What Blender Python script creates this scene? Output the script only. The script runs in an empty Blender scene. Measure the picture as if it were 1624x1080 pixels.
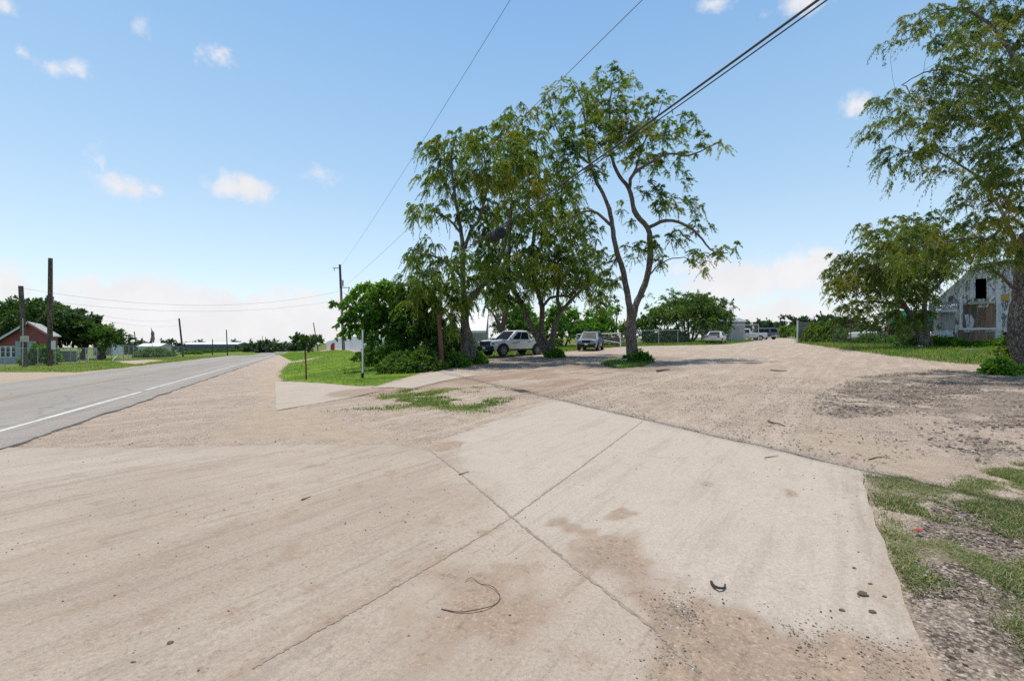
import bpy, bmesh, math, random
import numpy as np
from mathutils import Vector, Matrix
R = math.radians
rng = np.random.default_rng(11)
random.seed(5)
sc = bpy.context.scene
col = sc.collection

# ------------------------------------------------------------------ terrain
F_, H_, CX_, EYE = 700., 537., 812., 1.6
C1, S1 = .8995, .437            # road heading: u along the road, v to its right
def sp(x, w): return w*np.logaddexp(0, np.asarray(x, float)/w)
def sst(a, b, x):
    t = np.clip((np.asarray(x, float)-a)/(b-a), 0, 1); return t*t*(3-2*t)
def UV(x, y): return -S1*np.asarray(x)+C1*np.asarray(y), C1*np.asarray(x)+S1*np.asarray(y)
def XY(u, v): return -S1*u+C1*v, C1*u+S1*v
def T(x, y):
    u, v = UV(x, y)
    r = .0265*sp(v-3, 2.); r = 2.1*np.tanh(r/2.1)
    v1 = 6+.15*np.maximum(0, u-60)
    s = 1-sst(-2, v1, v)
    ramp = .02*(sp(u-5, 2.)-sp(u-150, 6.))+.03*(sp(u-125, 6.)-sp(u-150, 6.))+.012*sp(u-150, 6.)
    return r-ramp*s
_ys = np.concatenate([np.linspace(.8, 60, 8000), np.linspace(60.01, 700, 9000)])
def G(px, py):
    a, b = (px-CX_)/F_, (H_-py)/F_
    d = EYE+b*_ys-T(a*_ys, _ys)
    if not (d < 0).any(): return (a*400, 400.)
    y = _ys[int(np.argmax(d < 0))]
    return (a*y, y)
def W(px, py, D): return Vector(((px-CX_)/F_*D, D, EYE+(H_-py)/F_*D))
def gz(x, y): return float(T(x, y))
def onG(px, py):
    x, y = G(px, py); return Vector((x, y, gz(x, y)))
def Gp(pts): return np.array([G(*p) for p in pts])

# ------------------------------------------------------------------ noise
def _h(i, j, s):
    n = (i.astype(np.int64)*374761393+j.astype(np.int64)*668265263+s*982451653) & 0x7fffffff
    n = (n ^ (n >> 13))*1274126177 & 0x7fffffff
    return ((n ^ (n >> 16)) & 0xffff)/65535.
def vn(x, y, s=0):
    x = np.asarray(x, float); y = np.asarray(y, float)
    i = np.floor(x); j = np.floor(y); fx = x-i; fy = y-j
    fx = fx*fx*(3-2*fx); fy = fy*fy*(3-2*fy)
    a, b, c, d = _h(i, j, s), _h(i+1, j, s), _h(i, j+1, s), _h(i+1, j+1, s)
    return (a*(1-fx)+b*fx)*(1-fy)+(c*(1-fx)+d*fx)*fy
def fbm(x, y, s=0, o=4):
    t = 0; a = .5; n = 0
    for k in range(o):
        t = t+a*vn(np.asarray(x)*2**k, np.asarray(y)*2**k, s+k); n += a; a *= .5
    return t/n
def sdist(x, y, P):
    P = np.asarray(P, float); n = len(P)
    d = np.full(np.shape(x), 1e9); ins = np.zeros(np.shape(x), bool)
    for k in range(n):
        ax, ay = P[k]; bx, by = P[(k+1) % n]
        ex, ey = bx-ax, by-ay
        t = np.clip(((x-ax)*ex+(y-ay)*ey)/(ex*ex+ey*ey+1e-12), 0, 1)
        d = np.minimum(d, np.hypot(x-ax-t*ex, y-ay-t*ey))
        c = ((ay > y) != (by > y)) & (x < (bx-ax)*(y-ay)/(by-ay+1e-15)+ax)
        ins ^= c
    return np.where(ins, -d, d)

# ------------------------------------------------------------------ objects
def tag(o, label=None, cat=None, group=None, kind=None):
    for k, v in (('label', label), ('category', cat), ('group', group), ('kind', kind)):
        if v: o[k] = v
    return o
def thing(name, label, cat, loc=(0, 0, 0), rz=0, group=None):
    o = bpy.data.objects.new(name, None); col.objects.link(o)
    o.location = loc; o.rotation_euler = (0, 0, rz); o.empty_display_size = .2
    return tag(o, label, cat, group)
def link(name, me, parent=None):
    o = bpy.data.objects.new(name, me); col.objects.link(o)
    if parent: o.parent = parent
    return o
def npmesh(name, V, Fc, mats, parent=None, smooth=False, attrs=None, mi=None):
    """Fc: list of int arrays (M,k)"""
    me = bpy.data.meshes.new(name)
    V = np.asarray(V, np.float32)
    if isinstance(Fc, np.ndarray): Fc = [Fc]
    Fc = [f for f in Fc if len(f)]
    me.vertices.add(len(V)); me.vertices.foreach_set('co', V.ravel())
    lv = np.concatenate([f.ravel() for f in Fc]).astype(np.int32)
    sz = np.concatenate([np.full(len(f), f.shape[1]) for f in Fc])
    st = np.concatenate([[0], np.cumsum(sz)[:-1]]).astype(np.int32)
    me.loops.add(len(lv)); me.loops.foreach_set('vertex_index', lv)
    me.polygons.add(len(sz)); me.polygons.foreach_set('loop_start', st)
    for m in (mats if isinstance(mats, (list, tuple)) else [mats]): me.materials.append(m)
    if mi is not None: me.polygons.foreach_set('material_index', np.asarray(mi, np.int32))
    me.polygons.foreach_set('use_smooth', np.full(len(sz), bool(smooth)))
    me.update(calc_edges=True)
    for k, a in (attrs or {}).items():
        at = me.attributes.new(k, 'FLOAT', 'POINT'); at.data.foreach_set('value', np.asarray(a, np.float32))
    return link(name, me, parent)

class MB:
    def __init__(s): s.v = []; s.f = {}; s.n = 0; s.m = {}
    def add(s, V, Fs, m=0):
        V = np.asarray(V, float).reshape(-1, 3)
        for f in Fs: s.f.setdefault(len(f), []).append([i+s.n for i in f]); s.m.setdefault(len(f), []).append(m)
        s.v.append(V); s.n += len(V)
        return s
    def box(s, c, d, rz=0, m=0, M=None, taper=1.):
        x, y, z = np.array(d)/2.
        V = np.array([(-x, -y, -z), (x, -y, -z), (x, y, -z), (-x, y, -z), (-x*taper, -y*taper, z), (x*taper, -y*taper, z), (x*taper, y*taper, z), (-x*taper, y*taper, z)])
        if M is not None: V = V@np.array(M.to_3x3()).T
        if rz: c_, s_ = math.cos(rz), math.sin(rz); V = np.stack([V[:, 0]*c_-V[:, 1]*s_, V[:, 0]*s_+V[:, 1]*c_, V[:, 2]], 1)
        return s.add(V+np.array(c), [(0, 3, 2, 1), (4, 5, 6, 7), (0, 1, 5, 4), (1, 2, 6, 5), (2, 3, 7, 6), (3, 0, 4, 7)], m)
    def tube(s, P, r, n=8, m=0, cap=True):
        P = np.asarray(P, float); k = len(P); r = np.broadcast_to(np.asarray(r, float), (k,))
        t = np.gradient(P, axis=0); t /= np.linalg.norm(t, axis=1)[:, None]+1e-9
        ref = np.array([0, 0, 1.]) if abs(t[:, 2]).mean() < .8 else np.array([1., 0, 0])
        a = np.cross(t, ref); a /= np.linalg.norm(a, axis=1)[:, None]+1e-9; b = np.cross(t, a)
        an = np.arange(n)*2*math.pi/n
        V = P[:, None]+r[:, None, None]*(np.cos(an)[None, :, None]*a[:, None]+np.sin(an)[None, :, None]*b[:, None])
        Fs = [(i*n+j, (i+1)*n+j, (i+1)*n+(j+1) % n, i*n+(j+1) % n) for i in range(k-1) for j in range(n)]
        if cap: Fs += [tuple(range(n)), tuple((k-1)*n+j for j in reversed(range(n)))]
        return s.add(V, Fs, m)
    def prism(s, poly, d0, d1, f, m=0):
        """poly 2D list, extruded between d0,d1; f(a,b,d)->xyz"""
        n = len(poly)
        V = [f(a, b, d0) for a, b in poly]+[f(a, b, d1) for a, b in poly]
        return s.add(V, [tuple(reversed(range(n))), tuple(range(n, 2*n))]+[(i, (i+1) % n, n+(i+1) % n, n+i) for i in range(n)], m)
    def lathe(s, prof, n, f, m=0):
        """prof (r,h); f(x,y,h)->xyz"""
        k = len(prof); V = [f(r*math.cos(2*math.pi*j/n), r*math.sin(2*math.pi*j/n), h) for r, h in prof for j in range(n)]
        Fs = [(i*n+j, i*n+(j+1) % n, (i+1)*n+(j+1) % n, (i+1)*n+j) for i in range(k-1) for j in range(n)]
        Fs += [tuple(reversed(range(n))), tuple((k-1)*n+j for j in range(n))]
        return s.add(V, Fs, m)
    def loft(s, secs, m=0, closed=True, caps=True):
        n = len(secs[0]); k = len(secs)
        V = [p for q in secs for p in q]
        jn = n if closed else n-1
        Fs = [(i*n+j, i*n+(j+1) % n, (i+1)*n+(j+1) % n, (i+1)*n+j) for i in range(k-1) for j in range(jn)]
        if caps: Fs += [tuple(reversed(range(n))), tuple((k-1)*n+j for j in range(n))]
        return s.add(V, Fs, m)
    def build(s, name, mats, parent=None, smooth=None, bevel=0, fixn=True):
        Fc = [np.array(s.f[k]) for k in s.f]; mi = [x for k in s.f for x in s.m[k]]
        o = npmesh(name, np.concatenate(s.v), Fc, mats, parent, False, None, mi)
        if fixn or bevel:
            bm = bmesh.new(); bm.from_mesh(o.data)
            if fixn: bmesh.ops.recalc_face_normals(bm, faces=bm.faces)
            bm.to_mesh(o.data); bm.free()
        if bevel:
            md = o.modifiers.new('b', 'BEVEL'); md.width = bevel; md.segments = 2; md.limit_method = 'ANGLE'; md.angle_limit = R(35)
        if smooth:
            o.data.polygons.foreach_set('use_smooth', np.ones(len(o.data.polygons), bool))
            o.data.set_sharp_from_angle(angle=R(smooth))
        return o

# ------------------------------------------------------------------ materials
class N:
    def __init__(s, name, world=False):
        if world: s.t = bpy.data.worlds[name].node_tree
        else:
            m = bpy.data.materials.new(name); m.use_nodes = True; s.m = m; s.t = m.node_tree
        s.t.nodes.clear()
    def n(s, ty, **k):
        nd = s.t.nodes.new(ty)
        for a, b in k.items():
            if a.startswith('i_'):
                key = a[2:]; key = int(key) if key.isdigit() else key.replace('_', ' ')
                s.set(nd.inputs[key], b)
            else: setattr(nd, a, b)
        return nd
    def set(s, sock, b):
        if isinstance(b, bpy.types.NodeSocket): s.t.links.new(b, sock)
        elif isinstance(b, (tuple, list)) and len(b) == 3 and sock.type == 'RGBA': sock.default_value = (*b, 1)
        else: sock.default_value = b
    def math(s, op, a, b=0., c=0., clamp=False):
        nd = s.n('ShaderNodeMath', operation=op, use_clamp=clamp)
        for i, x in enumerate((a, b, c)): s.set(nd.inputs[i], x)
        return nd.outputs[0]
    def vmath(s, op, a, b=(0, 0, 0)):
        nd = s.n('ShaderNodeVectorMath', operation=op); s.set(nd.inputs[0], a); s.set(nd.inputs[1], b)
        return nd.outputs['Value'] if op in ('LENGTH', 'DOT_PRODUCT') else nd.outputs[0]
    def mix(s, f, a, b, blend='MIX'):
        nd = s.n('ShaderNodeMix', data_type='RGBA', blend_type=blend); s.set(nd.inputs[0], f); s.set(nd.inputs[6], a); s.set(nd.inputs[7], b)
        return nd.outputs[2]
    def noise(s, vec, scale, detail=3., rough=.55, dist=0., col=False):
        nd = s.n('ShaderNodeTexNoise'); s.set(nd.inputs['Vector'], vec)
        nd.inputs['Scale'].default_value = scale; nd.inputs['Detail'].default_value = detail; nd.inputs['Roughness'].default_value = rough; nd.inputs['Distortion'].default_value = dist
        return nd.outputs['Color' if col else 'Fac']
    def vor(s, vec, scale, out='Color', feature='F1', rand=1.):
        nd = s.n('ShaderNodeTexVoronoi', feature=feature); s.set(nd.inputs['Vector'], vec); nd.inputs['Scale'].default_value = scale; nd.inputs['Randomness'].default_value = rand
        return nd.outputs[out]
    def ramp(s, f, a, b, lo=0., hi=1.):
        nd = s.n('ShaderNodeMapRange', interpolation_type='SMOOTHSTEP')
        for i, x in enumerate((f, a, b, lo, hi)): s.set(nd.inputs[i], x)
        return nd.outputs[0]
    def cr(s, f, stops):
        nd = s.n('ShaderNodeValToRGB'); s.set(nd.inputs[0], f); e = nd.color_ramp.elements
        while len(e) < len(stops): e.new(.5)
        for k, (p, c) in enumerate(stops): e[k].position = p; e[k].color = (*c, 1)
        return nd.outputs[0]
    def attr(s, name): return s.n('ShaderNodeAttribute', attribute_name=name).outputs['Fac']
    def bump(s, h, strength=.3, dist=.02):
        return s.n('ShaderNodeBump', i_Strength=strength, i_Distance=dist, i_Height=h).outputs[0]
    def out(s, sh): s.t.links.new(sh, s.n('ShaderNodeOutputMaterial').inputs[0]); return s.m
    def bsdf(s, **k): return s.n('ShaderNodeBsdfPrincipled', **k).outputs[0]
    def pos(s): return s.n('ShaderNodeNewGeometry').outputs['Position']
    def obj(s): return s.n('ShaderNodeTexCoord').outputs['Object']
    def scale(s, v, k): return s.vmath('MULTIPLY', v, k)

def mat(name, c1, c2=None, scale=4., rough=.6, metal=0., bump=.15, stretch=(1, 1, 1), spec=.4, coat=0., c3=None, wear=None, bdist=.01):
    """base colour between c1 and c2 by noise; optional wear (colour, amount) in patches"""
    n = N(name); c2 = c2 or tuple(x*.82 for x in c1)
    p = n.scale(n.obj(), stretch)
    a = n.noise(p, scale, 4.)
    c = n.mix(n.ramp(a, .35, .65), c1, c2)
    if wear:
        w = n.noise(p, scale*2.3, 5., .65)
        c = n.mix(n.ramp(w, 1-wear[1]-.06, 1-wear[1]+.06), c, wear[0])
    f = n.noise(p, scale*9, 3.)
    k = dict(i_Base_Color=c, i_Roughness=n.math('MULTIPLY_ADD', a, .2, rough-.1, True), i_Metallic=metal, i_Specular_IOR_Level=spec, i_Coat_Weight=coat, i_Coat_Roughness=.08)
    if bump: k['i_Normal'] = n.bump(f, bump, bdist)
    return n.out(n.bsdf(**k))

def leafmat(name, cols, trans=.35, rough=.55, tint=(1.1, 1.25, .5)):
    n = N(name); c = n.cr(n.attr('tone'), cols)
    d = n.bsdf(i_Base_Color=c, i_Roughness=rough, i_Specular_IOR_Level=.35)
    t = n.n('ShaderNodeBsdfTranslucent', i_Color=n.mix(1., c, tint, 'MULTIPLY')).outputs[0]
    return n.out(n.n('ShaderNodeMixShader', i_0=trans, i_1=d, i_2=t).outputs[0])

def barkmat(name, a, b, sc_=3.):
    n = N(name); p = n.scale(n.obj(), (1, 1, .28))
    f = n.noise(p, 9*sc_, 5., .65, .6); g = n.noise(p, 2*sc_, 3.)
    w = n.vor(n.vmath('ADD', p, n.scale(n.noise(p, 6*sc_, 2., col=True), (.06, .06, .06))), 5*sc_, 'Distance', 'DISTANCE_TO_EDGE')
    c = n.mix(n.ramp(f, .35, .7), a, b)
    c = n.mix(n.ramp(w, 0., .12), tuple(x*.35 for x in a), c)
    c = n.mix(n.math('MULTIPLY', n.ramp(g, .5, .75), .5), c, tuple(x*1.35 for x in b))
    h = n.math('ADD', n.math('MULTIPLY', n.ramp(w, 0, .2), .7), f)
    return n.out(n.bsdf(i_Base_Color=c, i_Roughness=.9, i_Specular_IOR_Level=.2, i_Normal=n.bump(h, .9, .05)))

M = {}
M['bark'] = barkmat('bark', (.135, .108, .088), (.30, .25, .205))
M['bark_grey'] = barkmat('bark_grey', (.125, .108, .093), (.29, .255, .22))
W_ = [(0, (.040, .074, .012)), (.35, (.115, .19, .025)), (.62, (.225, .30, .036)), (.82, (.36, .385, .05)), (.95, (.44, .33, .045)), (1, (.45, .24, .04))]
M['leaf_willow'] = leafmat('leaf_willow', W_, .52)
M['leaf_right'] = leafmat('leaf_right', [(0, (.036, .064, .013)), (.4, (.105, .16, .026)), (.65, (.20, .25, .038)), (.85, (.31, .295, .045)), (1, (.40, .24, .04))], .52)
M['leaf_bright'] = leafmat('leaf_bright', [(0, (.018, .055, .008)), (.4, (.065, .17, .014)), (.7, (.14, .29, .022)), (1, (.24, .37, .04))], .42)
M['leaf_dark'] = leafmat('leaf_dark', [(0, (.010, .026, .007)), (.5, (.036, .085, .015)), (.8, (.075, .14, .026)), (1, (.12, .18, .036))], .3)
M['leaf_mid'] = leafmat('leaf_mid', [(0, (.020, .050, .010)), (.45, (.065, .135, .018)), (.75, (.13, .21, .028)), (1, (.21, .27, .045))], .42)
M['leaf_far'] = leafmat('leaf_far', [(0, (.028, .052, .026)), (.5, (.052, .092, .038)), (1, (.095, .135, .055))], .25)
M['grass'] = leafmat('grass', [(0, (.048, .095, .012)), (.4, (.10, .19, .020)), (.75, (.18, .27, .030)), (1, (.36, .31, .12))], .35, .6)
M['grass_dry'] = leafmat('grass_dry', [(0, (.045, .080, .016)), (.4, (.09, .15, .028)), (.75, (.155, .205, .045)), (1, (.36, .30, .15))], .3, .6)
M['grass_lush'] = leafmat('grass_lush', [(0, (.05, .11, .008)), (.4, (.11, .22, .010)), (.75, (.19, .30, .014)), (1, (.28, .34, .04))], .4, .6)
M['rust'] = mat('rust', (.12, .045, .03), (.20, .075, .05), 9, .85, wear=((.07, .04, .03), .35))
M['white_paint'] = mat('white_paint', (.72, .72, .71), (.6, .6, .58), 5, .5, wear=((.35, .30, .25), .24))
M['pole_wood'] = barkmat('pole_wood', (.11, .078, .06), (.25, .18, .14), 2.)
M['pole_grey'] = barkmat('pole_grey', (.07, .062, .056), (.16, .145, .13), 2.)
M['galv'] = mat('galv', (.42, .43, .44), (.32, .33, .34), 6, .45, .7)
M['wire'] = mat('wire', (.03, .03, .032), (.05, .05, .05), 5, .6)
M['wire_light'] = mat('wire_light', (.22, .22, .23), (.17, .17, .175), 5, .5)
M['black'] = mat('black', (.010, .010, .011), (.016, .016, .017), 8, .55, spec=.25)
M['tyre'] = mat('tyre', (.02, .02, .021), (.035, .033, .032), 14, .85, bump=.3)
M['alloy'] = mat('alloy', (.55, .55, .56), (.42, .42, .43), 12, .35, .8)
M['rim_dark'] = mat('rim_dark', (.22, .22, .23), (.12, .12, .12), 12, .4, .7)
M['glass'] = mat('glass', (.006, .007, .008), (.010, .011, .012), 2, .42, 0, 0, spec=.05)
M['paint_white'] = mat('paint_white', (.62, .62, .625), (.57, .565, .56), 3, .25, 0, 0, coat=.6)
M['paint_silver'] = mat('paint_silver', (.20, .225, .275), (.17, .195, .24), 3, .3, .35, 0, coat=.6)
M['paint_gold'] = mat('paint_gold', (.56, .54, .51), (.48, .46, .43), 3, .3, .35, 0, coat=.5)
M['paint_navy'] = mat('paint_navy', (.025, .035, .06), (.035, .045, .07), 3, .25, .1, 0, coat=.6)
M['paint_old'] = mat('paint_old', (.70, .70, .69), (.58, .57, .54), 3, .55, wear=((.30, .17, .10), .27))
M['lamp_clear'] = mat('lamp_clear', (.55, .57, .6), (.3, .31, .33), 30, .12, spec=.8)
M['lamp_red'] = mat('lamp_red', (.32, .02, .02), (.22, .015, .015), 20, .2, spec=.7)
M['plate'] = mat('plate', (.7, .7, .68), (.55, .55, .55), 30, .5)
M['decal'] = mat('decal', (.17, .18, .20), (.24, .25, .27), 20, .6)

# ------------------------------------------------------------------ areas of ground cover (world polygons)
LAWN = Gp([(436, 560), (470, 557.5), (512, 557), (556, 557), (604, 571), (690, 586), (640, 600), (598, 612), (560, 612), (500, 607), (447, 605), (443, 590), (462, 572)])
MEDIAN = Gp([(520, 652), (560, 632), (640, 617), (790, 610), (858, 630), (780, 660), (690, 652)])
NEARR = np.array([*Gp([(1368, 753), (1420, 756), (1500, 772), (1540, 752), (1590, 733), (1680, 725), (1900, 800), (1900, 1070), (1640, 1078), (1570, 1000), (1530, 930), (1440, 955), (1400, 870)])])
EDGE = [(1262, 543.5), (1320, 552), (1400, 563), (1480, 573), (1560, 580), (1600, 585), (1700, 600), (1900, 640)]
RIGHTV = np.array([*Gp(EDGE), (60, 10), (140, 30), (140, 130), (62, 105), (52, 82)])
BACK = np.array([*Gp([(640, 590), (700, 582), (752, 573), (800, 566), (870, 561), (905, 557), (985, 550), (1075, 548), (1150, 546.5), (1190, 542)]), (42, 76), (52, 112), (150, 400), (-60, 400), (-30, 110), (-12, 36)])
ISLET = Gp([(950, 577), (985, 570), (1008, 569), (1030, 575), (1022, 581), (985, 585)])
APRON = Gp([(-260, 622), (-40, 590), (60, 590), (140, 590.5), (150, 593), (60, 603), (-60, 612)])
APRON2 = Gp([(175, 573), (235, 570.5), (262, 571.5), (215, 577.5)])
RED = Gp([(540, 622), (600, 612), (690, 604), (770, 590), (900, 579), (960, 575), (1040, 578), (1010, 598), (940, 618), (850, 645), (790, 628), (690, 622), (600, 636), (540, 645)])
GRAV = np.array([*Gp([(1285, 632), (1350, 598), (1480, 585), (1610, 592), (1800, 625), (1900, 700), (1720, 720), (1560, 735), (1470, 705), (1420, 660), (1330, 672), (1290, 655)])])
GRAV2 = np.array([*Gp([(1415, 905), (1480, 800), (1560, 790), (1900, 800), (1900, 1075), (1495, 1078)]), (9, -3), (1.3, -3), (1.25, .6)])
SAND = Gp([(330, 706), (345, 660), (400, 640), (520, 645), (640, 690), (690, 700), (640, 708)])
SAND2 = Gp([(1230, 690), (1330, 682), (1480, 720), (1540, 745), (1480, 765), (1380, 745)])
MUDL = Gp([(405, 600), (432, 590), (442, 565), (448, 575), (446, 605), (434, 640), (428, 655)])
UNDER_SHADE = Gp([(745, 585), (760, 568), (960, 560), (1085, 566), (1110, 590), (1010, 592), (900, 585)])  # shade below the willows, painted into the ground colour
ROADL, ROADR = -12.2, -4.0

def masks(x, y):
    u, v = UV(x, y); r = np.hypot(x, y)
    n1 = fbm(x*.9, y*.9, 3)-.5; n2 = fbm(x*3.1, y*3.1, 9)-.5; n0 = fbm(x*.25, y*.25, 21)-.5
    def pm(P, w, a=.5, b=.3): return sst(w, -w, sdist(x, y, P)+(n1*a+n2*b)*2*w)
    g = pm(LAWN, .35)
    bald = np.minimum(1, .9*np.exp(-((x-G(466, 574)[0])**2/6+(y-G(466, 574)[1])**2/14)))
    g = g*(1-bald)
    md = pm(MEDIAN, .9)*np.clip(.35+n1*2.6+n2*1.2, 0, 1)
    nr = pm(NEARR, .22)*np.clip(.80+n1*2.0+n2*3.6, 0, 1)
    nr = nr*.8; nr = np.maximum(nr, pm(Gp([(1369, 753), (1440, 757), (1500, 780), (1450, 790), (1378, 790)]), .2)*np.clip(.75+n2*1.6, 0, 1))
    nr = np.maximum(nr, pm(Gp([(1392, 800), (1400, 870), (1430, 930), (1490, 905), (1450, 850), (1420, 820)]), .2)*np.clip(.7+n2*1.8, 0, 1))
    rv = pm(RIGHTV, .8)*np.clip(.85+n1*1.0, 0, 1)
    bk = pm(BACK, .8)
    isl = pm(ISLET, .35)
    lf = sst(-12.6, -13.6, v+n1*1.5)*sst(2, 8, u)
    lf = lf*(1-sst(.5, -.5, sdist(x, y, APRON)+n1))*(1-sst(.5, -.5, sdist(x, y, APRON2)+n1))
    far = sst(95, 120, r+n0*40)*np.where((v > ROADR) & (v < 2), sst(0, 2.5, v+1+n1*2), 1)
    gr = np.maximum.reduce([g, md, nr, rv, bk, isl, lf, far])
    red = pm(RED, 1.0)*np.clip(.65+n1*1.8, 0, 1)
    und_shade = pm(UNDER_SHADE, 1.0)*.55
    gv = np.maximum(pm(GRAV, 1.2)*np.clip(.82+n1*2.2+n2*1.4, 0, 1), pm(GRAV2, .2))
    sd = np.maximum.reduce([pm(SAND, .8)*.65, pm(SAND2, .6)*.8, pm(MUDL, .4)*.9])
    apr = np.maximum(sst(.5, -.5, sdist(x, y, APRON)+n1), sst(.5, -.5, sdist(x, y, APRON2)+n1))
    return dict(grass=gr, red=np.maximum(red, 0), gravel=np.maximum(gv*(1-.0*red), und_shade), sand=np.maximum(sd, apr), lush=np.maximum.reduce([g, isl*.3, lf*.55]))  # gravel also carries the painted shade below the willows

def ground():
    na = np.concatenate([np.linspace(-68, 68, 620), np.linspace(70, 290, 90)])*math.pi/180
    rr = np.concatenate([[.02], np.geomspace(.6, 60, 430), np.geomspace(60.8, 1600, 120)])
    A, Rr = np.meshgrid(na, rr)
    x = Rr*np.sin(A); y = Rr*np.cos(A)
    z = T(x, y)+(fbm(x*1.3, y*1.3, 40)-.5)*.05*sst(1, 6, Rr)+(fbm(x*5, y*5, 44)-.5)*.018*sst(60, 20, Rr)
    u, v = UV(x, y)
    on = sst(.02, -.13, sdist(x, y, SLAB)); on = np.maximum(on, sst(-4.15, -4.4, v)*sst(-12.6, -12.2, v)*sst(-40, -38, u)*sst(262, 260, u))
    for P in PADS: on = np.maximum(on, sst(.02, -.2, sdist(x, y, P)))
    z = z*(1-on)+(T(x, y)-.05)*on
    mk = masks(x.ravel(), y.ravel())
    k, n = A.shape
    i = np.arange(k-1)[:, None]*n; j = np.arange(n)[None]
    jn = (j+1) % n
    Fq = np.stack([i+j, i+jn, i+n+jn, i+n+j], -1).reshape(-1, 4)[:, ::-1]
    n_ = N('ground_mix'); p = n_.pos()
    nA = n_.noise(p, .45, 5., .6); nB = n_.noise(p, 3.2, 5., .62); nC = n_.noise(p, 38, 4., .7); nD = n_.noise(p, 170, 3., .7)
    v1 = n_.vor(p, 70, 'Color'); v1e = n_.vor(p, 70, 'Distance'); v2 = n_.vor(p, 48, 'Color'); v2e = n_.vor(p, 48, 'Distance')
    tan = n_.mix(n_.ramp(nA, .35, .65), (.262, .208, .165), (.325, .265, .215))
    tan = n_.mix(n_.ramp(nB, .42, .66), tan, (.215, .165, .130))
    sv = n_.n('ShaderNodeSeparateColor', i_0=v1).outputs[0]
    stone = n_.cr(sv, [(0, (.075, .060, .052)), (.3, (.19, .15, .12)), (.6, (.31, .255, .21)), (.85, (.40, .345, .295)), (1, (.50, .455, .40))])
    tan = n_.mix(n_.math('MULTIPLY', n_.ramp(n_.noise(p, 26, 5., .8), .44, .56), .9), tan, stone)
    rot = n_.n('ShaderNodeMapping', vector_type='TEXTURE', i_Vector=p, i_Rotation=(0, 0, R(-38)), i_Scale=(.55, 7, 1)).outputs[0]
    tr = n_.noise(rot, 1.4, 5., .65)
    tan = n_.mix(n_.math('MULTIPLY', n_.ramp(tr, .48, .66), .36), tan, (.40, .345, .29))
    tan = n_.mix(n_.math('MULTIPLY', n_.ramp(n_.noise(rot, 3.1, 4., .6), .54, .68), .24), tan, (.17, .13, .105))
    red = n_.mix(n_.ramp(nB, .35, .65), (.175, .115, .085), (.25, .175, .132))
    red = n_.mix(n_.ramp(nC, .48, .66), red, (.12, .078, .06))
    red = n_.mix(n_.math('MULTIPLY', n_.ramp(tr, .45, .6), .6), red, tan); red = n_.mix(.3, red, tan)
    s2 = n_.n('ShaderNodeSeparateColor', i_0=v2).outputs[1]
    stone2 = n_.cr(s2, [(0, (.05, .04, .033)), (.35, (.15, .12, .098)), (.62, (.23, .185, .15)), (.85, (.33, .275, .225)), (1, (.46, .40, .34))])
    grv = n_.mix(n_.ramp(n_.math('ADD', v2e, n_.math('MULTIPLY', nC, .2)), .5, .75), n_.mix(.4, stone2, stone), (.06, .047, .04))
    grv = n_.mix(n_.math('MULTIPLY', n_.ramp(nB, .42, .62), .7), grv, tan)
    snd = n_.mix(n_.ramp(nB, .35, .7), (.315, .256, .198), (.262, .208, .160))
    snd = n_.mix(n_.math('MULTIPLY', n_.ramp(nC, .46, .62), .5), snd, stone)
    grs = n_.mix(n_.ramp(nB, .3, .7), (.065, .095, .017), (.145, .15, .042))
    grs = n_.mix(n_.math('MULTIPLY', n_.ramp(nC, .48, .66), .6), grs, (.20, .165, .09))
    lush = n_.mix(n_.ramp(n_.math('ADD', n_.math('MULTIPLY', nA, .5), n_.math('MULTIPLY', nB, .5)), .38, .62), (.045, .10, .010), (.165, .235, .018))
    def m(a, amp=.7, lo=.35, hi=.65):
        w = n_.math('ADD', n_.attr(a), n_.math('MULTIPLY', n_.math('SUBTRACT', n_.math('ADD', n_.math('MULTIPLY', nB, .5), n_.math('MULTIPLY', nC, .5)), .5), amp))
        return n_.ramp(w, lo, hi)
    c = n_.mix(m('red'), tan, red)
    c = n_.mix(m('sand', .5), c, snd)
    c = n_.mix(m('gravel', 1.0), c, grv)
    c = n_.mix(1., c, (1.32, 1.285, 1.235), 'MULTIPLY')
    gcol = n_.mix(n_.attr('lush'), grs, lush)
    c = n_.mix(n_.math('MULTIPLY', m('grass', 1.3, .3, .75), n_.ramp(n_.vmath('LENGTH', p), 6., 11., .6, 1.)), c, gcol)
    c = n_.mix(.5, c, n_.mix(1., c, n_.cr(nD, [(.25, (.35, .35, .35)), (.75, (1.6, 1.6, 1.6))]), 'MULTIPLY'))
    hgt = n_.math('ADD', n_.math('MULTIPLY', nC, 1.), n_.math('MULTIPLY', n_.math('SUBTRACT', 1., v1e), .35))
    hgt = n_.math('ADD', hgt, n_.math('MULTIPLY', n_.math('MULTIPLY', n_.attr('gravel'), n_.math('SUBTRACT', 1., v2e)), 1.2))
    hgt = n_.math('ADD', hgt, n_.math('MULTIPLY', nD, .4))
    M['ground'] = n_.out(n_.bsdf(i_Base_Color=c, i_Roughness=.95, i_Specular_IOR_Level=.15, i_Normal=n_.bump(hgt, .7, .035)))
    o = npmesh('ground', np.stack([x, y, z], -1).reshape(-1, 3), Fq, M['ground'], smooth=True, attrs=mk)
    tag(o, kind='structure')

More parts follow.
